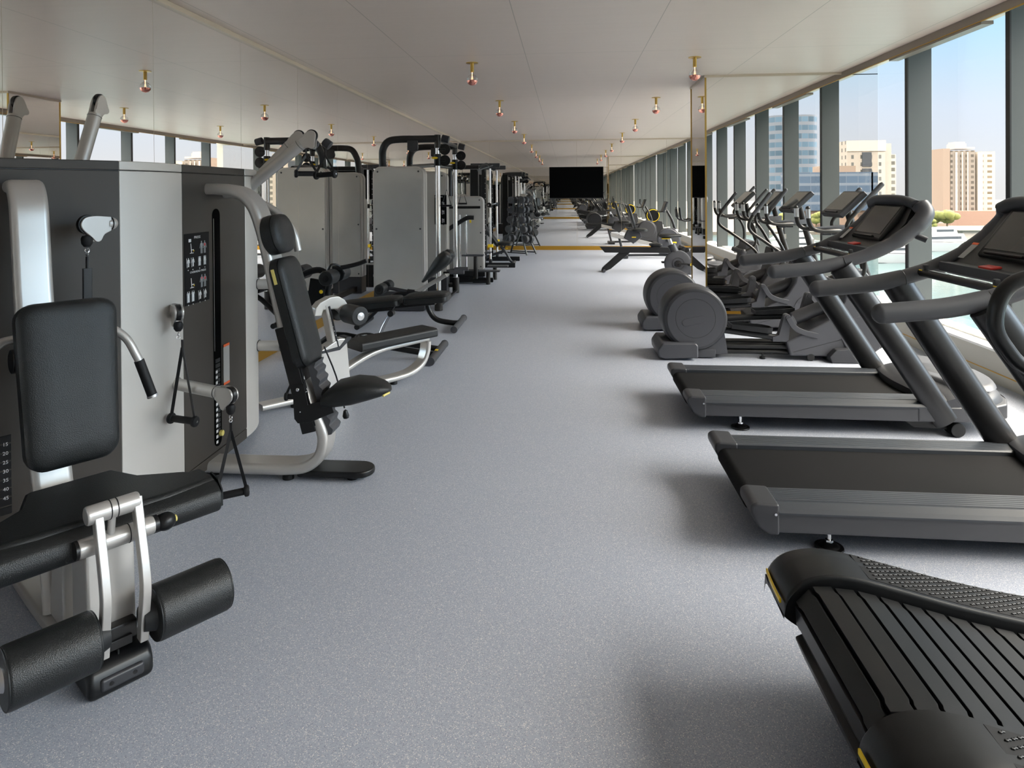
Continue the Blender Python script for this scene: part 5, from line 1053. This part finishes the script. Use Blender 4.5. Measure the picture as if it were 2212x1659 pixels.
# ------------------------------------------------------------------ dual adjustable pulley
def shroud(t, x0, x1, y, ztop, zbot, depth=.26, basez=.0, rim='silver'):
    w = x1-x0; r = .11; xm = (x0+x1)/2
    def ol(i): return [(x0+i, zbot)]+[(x0+r+(r-i)*math.cos(R(a)), ztop-r+(r-i)*math.sin(R(a))) for a in range(180, 89, -15)]+[(x1-r+(r-i)*math.cos(R(a)), ztop-r+(r-i)*math.sin(R(a))) for a in range(90, -1, -15)]+[(x1-i, zbot)]
    b = MB(); b.prism(ol(0), y+.012, y+depth*.42, bev=.006); o = b.build('shroud_rim', M[rim], t)
    b = MB(); b.prism(ol(.01), y+depth*.42, y+depth*.60, bev=0); b.build('shroud_band', M['black'], o)
    b = MB(); b.prism(ol(.004), y+depth*.60, y+depth, bev=.006); b.build('shroud_back', M[rim], o)
    b = MB(); b.prism(ol(.018), y, y+.013, bev=.002); p = b.build('shroud_plate', M['shroud'], o)
    b = MB()
    for x, z in ((x0+.07, ztop-.07), (x1-.07, ztop-.07), (x0+.05, (ztop+zbot)/2), (x1-.05, (ztop+zbot)/2), (x0+.05, zbot+.05), (x1-.05, zbot+.05)): b.cyl((x, y-.004, z), (x, y+.002, z), .013, seg=14, bev=.002)
    b.build('shroud_screws', M['dark'], p)
    if zbot > .1:
        b = MB(); b.box((xm, y+depth/2, zbot/2+.005), (w-.01, depth*.96, zbot-.01), bev=.006); b.build('shroud_base', M['dark'], t)
    return o
Dp = thing('dual_pulley_machine', 'tall cable pulley machine with two grey shrouds, chrome posts and yellow carriage handles', 'gym machine', (-2.2, 9.9, 0))
def dl(b, name, m, parent=Dp, ang=38):
    o = b.build(name, M[m], None, ang=ang); o.data.transform(Dp.matrix_basis.inverted()); o.parent = parent; return o
old = Dp.matrix_basis.copy()
def shift_children(root, before):
    inv = root.matrix_basis.inverted()
    for o in list(bpy.data.objects):
        if o.name not in before and o.type == 'MESH': o.data.transform(inv)
bf = {o.name for o in bpy.data.objects}; shroud(Dp, -2.60, -1.90, 9.02, 1.955, .27); shroud(Dp, -2.62, -1.86, 10.55, 1.93, .27); shift_children(Dp, bf)
for y, x in ((9.12, -1.725), (10.75, -1.755)):
    b = MB(); b.cyl((x,y,.24),(x,y,1.97), .034, seg=24); b.cyl((x,y,2.10),(x,y,2.22), .030, seg=24); po = dl(b, 'chrome_post', 'chrome')
    b = MB(); b.cyl((x,y,2.20),(x,y,2.38), .042, bev=.004, seg=24); dl(b, 'top_sleeve', 'frame', po); b = MB(); b.cyl((x,y,.0),(x,y,.25), .055, bev=.006, seg=24); b.cyl((x-.02,y,.12),(x-.34,y,.10), .030); b.cyl((x-.16,y,.12),(x-.20,y,.12), .05, bev=.004); dl(b, 'post_sleeve', 'frame', po)
    b = MB(); b.tube([(-2.50,y+.1,.1),(-2.50,y+.1,1.6),(-2.50,y+.05,2.05),(-2.475,y,2.20),(-2.40,y,2.30),(-2.25,y,2.325),(-2.0,y,2.325),(x,y,2.325)], .050, n=4, seg=18); dl(b, 'top_arm', 'post')
    b = MB(); b.box((-2.06,y-.03,2.25), (.15,.03,.16), bev=.03, seg=3); b.cyl((-2.06,y-.05,2.22),(-2.06,y+.02,2.22), .07, seg=24); dl(b, 'arm_bracket', 'dark')
    b = MB(); b.cyl((x,y,1.96),(x,y,2.12), .048, bev=.006, seg=24); b.box((x,y-.03,2.02),(.05,.05,.10), bev=.01); ca = dl(b, 'carriage', 'satinblack')
    b = MB(); b.sphere((x-.03,y-.055,2.065), .045, (1,.45,.35), 16, 8); dl(b, 'yellow_pull', 'yellow', ca)
    for dx, dz in ((.10,.13),(.10,-.02)):
        b = MB(); b.cyl((x+dx,y-.012,2.05+dz),(x+dx,y+.012,2.05+dz), .075, seg=28, bev=.006); b.box((x+dx*.5,y,2.05+dz), (.12,.05,.035), bev=.01); dl(b, 'pulley', 'satinblack', ca)
    b = MB(); b.cyl((x+.06,y,2.335),(x+.16,y,2.31), .05, seg=20, bev=.01); dl(b, 'top_cap', 'dark')
    b = MB()
    b.tube([(x+.12,y,1.98),(x+.12,y,1.62)], .0025, n=1, seg=6); cb = dl(b, 'cable', 'black')
    b = MB(); c = Vector((x+.12,y,1.42)); b.cyl(c-Vector((.07,0,0)), c+Vector((.07,0,0)), .014, seg=12); b.tube([c-Vector((.065,0,0)), c+Vector((0,0,.22)), c+Vector((.065,0,0))], .006, n=1, seg=8); dl(b, 'cable_handle', 'black', cb)
b = MB(); b.tube([(-1.74,9.1,2.33),(-1.74,10.75,2.33)], .03, n=1, seg=14); b.tube([(-2.1,9.1,1.95),(-1.95,9.9,2.0),(-1.8,10.7,2.0)], .03, n=1, seg=12); dl(b, 'cross_tube', 'frame')
b = MB(); b.box((-2.5,9.95,.08), (.08,1.5,.08), bev=.01); b.box((-1.74,9.95,.04), (.05,1.5,.03), bev=.01); dl(b, 'base_beam', 'satinblack')
b = MB(); b.box((-1.950,10.53,1.33), (.19,.012,.46), bev=.004); pc = dl(b, 'instruction_placard', 'placard')
b = MB(); b.box((-1.975,10.521,1.53), (.12,.003,.008), bev=0)
for k in range(3):
    for j in range(2): 
        x, z = -2.0+.09*j, 1.42-.13*k
        b.box((x-.012,10.521,z), (.008,.003,.07), bev=0); b.box((x+.012,10.521,z), (.010,.003,.055), bev=0); b.box((x,10.521,z+.015), (.03,.003,.008), bev=0)
dl(b, 'placard_figures', 'white', pc)
# ------------------------------------------------------------------ dip and chin machine with shroud and steps
t = thing('chin_dip_machine', 'assisted chin and dip machine with low grey shroud and two pairs of foot steps', 'gym machine', (-1.85, 12.1, 0))
bf = {o.name for o in bpy.data.objects}; shroud(t, -2.19, -1.47, 12.1, 1.53, .22)
b = MB(); b.box((-1.83,12.0,.16), (.80,.10,.10), bev=.01); b.box((-1.75,11.9,.06), (.95,.08,.08), bev=.01); b.cyl((-1.62,11.75,.06),(-1.33,11.75,.06), .035); b.build('base_frame', M['satinblack'], t)
for x, y, z0, z1 in ((-2.09,11.80,0,1.36),(-1.58,11.85,.05,.48),(-1.35,11.75,0,.22),(-1.30,12.4,0,.22)):
    b = MB(); b.cyl((x,y,z0),(x,y,z1), .038, seg=18, bev=.004); b.build('steel_post', M['frame'], t)
for x, y, z in ((-1.62,11.8,.50),(-1.55,12.35,.50),(-1.33,11.75,.235),(-1.24,12.35,.255)):
    b = MB(); b.box((x,y,z), (.38,.16,.028), bev=.008); b.build('step', M['handle'], t)
b = MB(); b.box((-1.87,11.85,1.335), (.76,.05,.045), bev=.008); b.build('cross_bar', M['satinblack'], t)
b = MB(); b.flat([(-2.15,11.85,.90),(-1.90,11.85,1.05),(-1.72,11.8,1.15),(-1.60,11.8,1.155)], .07, .075, (0,1,0), n=4, bev=.4); b.build('arm_pad', M['vinyl'], t)
b = MB(); b.box((-1.66,11.79,1.09), (.03,.02,.05), bev=.005); b.build('yellow_lever', M['yellow'], t)
b = MB(); b.cyl((-1.77,12.02,.22),(-1.77,12.02,1.2), .018); b.cyl((-1.88,12.02,.22),(-1.88,12.02,1.2), .018); b.build('guide_rods', M['chrome'], t)
b = MB(); b.tube([(-2.1,12.3,.1),(-2.1,12.3,1.9),(-2.05,12.3,2.02),(-1.95,12.3,2.05),(-1.55,12.2,2.05)], .04, n=4, seg=14); b.tube([(-1.6,12.35,2.0),(-1.35,12.6,2.1)], .018, n=1); b.tube([(-1.55,12.2,2.05),(-1.40,12.0,2.10),(-1.32,11.9,2.05)], .018, n=3); b.build('chin_bar', M['post'], t)
shift_children(t, bf)
# ------------------------------------------------------------------ smith machine
t = thing('smith_machine', 'black smith machine with square columns, chrome guide rods and yellow stops', 'gym machine', (-1.8, 15.0, 0)); bf = {o.name for o in bpy.data.objects}
for y, xo in ((14.4, 0), (15.8, -.0)):
    b = MB(); b.box((-1.93,y,1.09), (.17,.15,2.14), bev=.01); b.box((-1.74,y,1.06), (.07,.07,2.06), bev=.008); b.build('column', M['satinblack'], t)
    b = MB(); b.box((-1.70,y,2.165), (.62,.08,.09), bev=.01); b.cyl((-1.66,y-.06,2.15),(-1.66,y+.06,2.15), .055, bev=.006); b.build('top_beam', M['dark'], t)
    b = MB(); b.cyl((-1.60,y,.16),(-1.60,y,2.10), .024, seg=20); rd = b.build('guide_rod', M['chrome'], t)
    b = MB(); b.cyl((-1.60,y,.08),(-1.60,y,.18), .035); b.cyl((-1.60,y,1.27),(-1.60,y,1.36), .034); b.build('rod_collar', M['satinblack'], rd)
    b = MB(); b.box((-1.60,y,.46), (.11,.08,.07), bev=.01); b.build('yellow_stop', M['yellow'], t)
    b = MB(); b.box((-1.70,y-.03,1.1), (.022,.02,1.85), bev=.002); ns = b.build('hole_strip', M['satinblack'], t)
    b = MB()
    for k in range(16): b.box((-1.70,y-.042,.25+.11*k), (.012,.003,.012), bev=0)
    b.build('strip_marks', M['white'], ns)
    b = MB(); b.box((-1.55,y,.05), (.95,.09,.10), bev=.01); b.build('base_beam', M['satinblack'], t)
b = MB(); b.box((-1.93,15.1,2.05), (.10,1.3,.10), bev=.01); b.box((-1.93,15.1,.1), (.10,1.3,.10), bev=.01); b.build('rear_cross_beam', M['dark'], t)
b = MB(); b.cyl((-1.60,14.05,1.33),(-1.60,16.15,1.33), .016); b.build('barbell', M['chrome'], t)
for s_, y in ((-1,14.22),(1,15.98)):
    b = MB(); b.cyl((-1.60,y,1.33),(-1.60,y+s_*.05,1.33), .05, seg=24, bev=.006); b.build('bar_hook', M['black'], t)
b = MB(); b.tube([(-2.0,14.4,1.2),(-2.0,14.4,1.98),(-1.96,14.4,2.1),(-1.85,14.4,2.15)], .03, n=3); b.build('curved_brace', M['frame'], t)
shift_children(t, bf)
t = thing('weight_bench', 'small black adjustable bench standing inside the smith machine', 'bench', (-1.45, 15.05, 0))
b = MB(); b.pad(frame((.10,0,.42), (1,0,0), (0,1,0)), .34, .32, .08, r=.08); b.build('seat_pad', M['vinyl'], t)
b = MB(); b.pad(frame((-.28,0,.66), (0,1,0), (-.6,0,.8)), .28, .70, .08, r=.06); b.build('back_pad', M['vinyl'], t)
b = MB(); b.tube([(.0,0,.40),(.12,0,.26),(.22,0,.08),(.30,0,.04)], .03, n=3); b.tube([(.10,0,.3),(-.5,0,.1)], .03, n=1); b.tube([(.30,-.25,.035),(.30,.25,.035)], .03, n=1); b.tube([(-.5,-.2,.04),(-.5,.2,.04)], .03, n=1); b.build('frame', M['dark'], t)
b = MB(); b.box((.15,-.1,.36), (.04,.03,.02), bev=.005); b.build('yellow_lever', M['yellow'], t)
# ------------------------------------------------------------------ dumbbell tree and dumbbells
RX, RY, RZ = -1.22, 17.55, R(-30)
t = thing('dumbbell_rack', 'black A frame dumbbell rack with slanting legs, standing before the end mirror', 'rack', (RX, RY, 0), RZ)
tiers = [(.33,.28,1),(.58,.23,1),(.83,.19,0),(1.09,.18,0),(1.34,.17,0)]
for s in (-1, 1):
    for q in (-1, 1):
        b = MB(); b.flat([(q*.40*1.0, s*.22, .0),(q*.16, s*.13, .62),(q*.06, s*.10, 1.42)], .045, .035, (0,1,0), n=2); b.build('leg', M['satinblack'], t)
    b = MB(); b.flat([(-.37,s*.21,.05),(.37,s*.21,.05)], .03, .03, (0,1,0), n=1); b.build('floor_rail', M['satinblack'], t)
b = MB(); b.flat([(-.14,0,1.40),(.14,0,1.40)], .2, .03, (0,1,0), n=1); b.build('top_bar', M['satinblack'], t)
b = MB()
for z, x, _ in tiers:
    for q in (-1, 1):
        for s in (-1, 1): b.box((q*x, s*.085, z-.028), (.16,.02,.016), bev=.003)
        b.box((q*x, 0, z-.036), (.05,.20,.012), bev=.003)
b.build('cradles', M['dark'], t)
b = MB(); b.box((-.2,-.13,1.20), (.03,.01,.02), bev=.002); b.box((.2,-.13,1.20), (.03,.01,.02), bev=.002); b.build('yellow_tags', M['yellow'], t)
def dumbbell(r, L, x, y, z, rz, label):
    t = thing('dumbbell', label, 'dumbbell', (x, y, z), rz, 'round dumbbells on the A frame rack')
    b = MB(); b.cyl((0,-L*.22,0),(0,L*.22,0), .015, seg=12); b.build('grip', M['chrome'], t)
    for s in (-1, 1):
        b = MB(); b.cyl((0,s*L*.20,0),(0,s*L*.5,0), r, seg=28, bev=.008); h = b.build('head', M['rubberhead'], t)
        b = MB(); b.torus((0,s*(L*.5+.001),0), (0,1,0), r*.72, .003, 28, 5); b.build('head_ring', M['dark2'], h)
    return t
cs, sn = math.cos(RZ), math.sin(RZ)
tn = ['lowest tier', 'second tier', 'middle tier', 'fourth tier', 'top tier']
for ti, (z, x, _) in enumerate(tiers):
    for q in (-1, 1):
        r = [.100,.096,.090,.087,.085][ti]; L = [.33,.31,.29,.27,.26][ti]
        yo = 0
        X = RX + cs*q*x - sn*yo; Y = RY + sn*q*x + cs*yo
        dumbbell(r, L, X, Y, z+r-.03, RZ, 'black round head dumbbell on the %s of the rack, %s side' % (tn[ti], 'left' if q < 0 else 'right'))
# ------------------------------------------------------------------ light
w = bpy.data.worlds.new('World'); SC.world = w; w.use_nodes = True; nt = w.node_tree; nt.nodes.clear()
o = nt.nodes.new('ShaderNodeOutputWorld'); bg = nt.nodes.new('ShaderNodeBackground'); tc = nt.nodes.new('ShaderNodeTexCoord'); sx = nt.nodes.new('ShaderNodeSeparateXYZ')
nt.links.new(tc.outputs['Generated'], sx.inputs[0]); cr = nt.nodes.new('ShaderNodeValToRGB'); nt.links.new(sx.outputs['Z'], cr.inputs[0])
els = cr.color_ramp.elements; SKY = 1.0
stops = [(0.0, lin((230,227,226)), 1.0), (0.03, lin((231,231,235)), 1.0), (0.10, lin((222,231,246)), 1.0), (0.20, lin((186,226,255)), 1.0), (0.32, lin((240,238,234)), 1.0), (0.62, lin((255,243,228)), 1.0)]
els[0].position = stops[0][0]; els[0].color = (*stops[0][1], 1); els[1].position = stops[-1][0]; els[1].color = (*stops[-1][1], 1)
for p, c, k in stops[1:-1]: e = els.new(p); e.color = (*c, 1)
# brightness grows towards the upper sky (extra brightness added out of view to light the room)
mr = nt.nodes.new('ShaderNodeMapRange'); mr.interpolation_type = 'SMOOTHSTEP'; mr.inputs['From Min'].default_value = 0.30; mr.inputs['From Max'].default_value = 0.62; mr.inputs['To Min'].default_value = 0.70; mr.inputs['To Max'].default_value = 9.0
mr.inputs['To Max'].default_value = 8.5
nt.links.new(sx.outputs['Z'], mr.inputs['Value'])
# added glow patch high over the water, out of view, to brighten the room
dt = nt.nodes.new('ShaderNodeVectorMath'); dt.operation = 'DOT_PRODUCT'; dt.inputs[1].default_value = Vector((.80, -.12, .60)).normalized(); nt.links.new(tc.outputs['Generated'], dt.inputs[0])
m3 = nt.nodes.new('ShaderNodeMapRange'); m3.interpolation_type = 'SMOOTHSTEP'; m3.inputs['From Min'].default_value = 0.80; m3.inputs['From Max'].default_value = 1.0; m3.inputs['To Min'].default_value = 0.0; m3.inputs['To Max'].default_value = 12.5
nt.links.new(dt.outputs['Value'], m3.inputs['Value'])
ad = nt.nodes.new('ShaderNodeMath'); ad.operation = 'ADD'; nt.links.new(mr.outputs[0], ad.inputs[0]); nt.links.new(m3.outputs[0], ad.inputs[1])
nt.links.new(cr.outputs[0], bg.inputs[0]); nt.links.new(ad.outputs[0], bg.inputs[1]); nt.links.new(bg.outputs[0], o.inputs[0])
def sun(name, d, e, ang, col=(1,1,1)):
    l = bpy.data.lights.new(name, 'SUN'); l.energy = e; l.angle = R(ang); l.color = col; ob = bpy.data.objects.new(name, l); COL.objects.link(ob)
    ob.rotation_euler = Vector(d).normalized().to_track_quat('-Z', 'Y').to_euler(); return ob
sun('sun', (.75, .25, -.55), .9, 1.0, (1, .98, .95))
# ------------------------------------------------------------------ camera: level, 24 mm equivalent, turned 5.4 degrees left
yaw, pitch, roll = 0.09433, 0.00704, -0.00691
cd = bpy.data.cameras.new('camera'); co = bpy.data.objects.new('camera', cd); COL.objects.link(co); SC.camera = co
sy, cy_ = math.sin(yaw), math.cos(yaw); sp, cp = math.sin(pitch), math.cos(pitch); sr, cr_ = math.sin(roll), math.cos(roll)
fwd = Vector((-sy*cp, cy_*cp, -sp)); right = Vector((cy_, sy, 0)); up = right.cross(fwd)
r2 = right*cr_+up*sr; u2 = -right*sr+up*cr_
Mx = Matrix.Identity(4)
for i in range(3): Mx[i][0], Mx[i][1], Mx[i][2] = r2[i], u2[i], -fwd[i]
Mx.translation = (0, 0, 1.6); co.matrix_world = Mx
cd.sensor_fit = 'HORIZONTAL'; cd.sensor_width = 36; cd.lens = 36*1475/2212; cd.shift_x = (1106-1082.87)/2212; cd.shift_y = -(829.5-425.15)/2212; cd.clip_end = 3000; cd.clip_start = .05
vs = SC.view_settings; vs.view_transform = 'Standard'; vs.look = 'None'; vs.gamma = 1; vs.use_curve_mapping = False; vs.exposure = 0.75
SC.display_settings.display_device = 'sRGB'
cy = SC.cycles; cy.max_bounces = 12; cy.glossy_bounces = 9; cy.diffuse_bounces = 4; cy.transparent_max_bounces = 16; cy.transmission_bounces = 6
cy.caustics_reflective = True; cy.caustics_refractive = False; cy.sample_clamp_indirect = 6.0; cy.use_denoising = True; cy.use_adaptive_sampling = True; cy.adaptive_threshold = 0.02
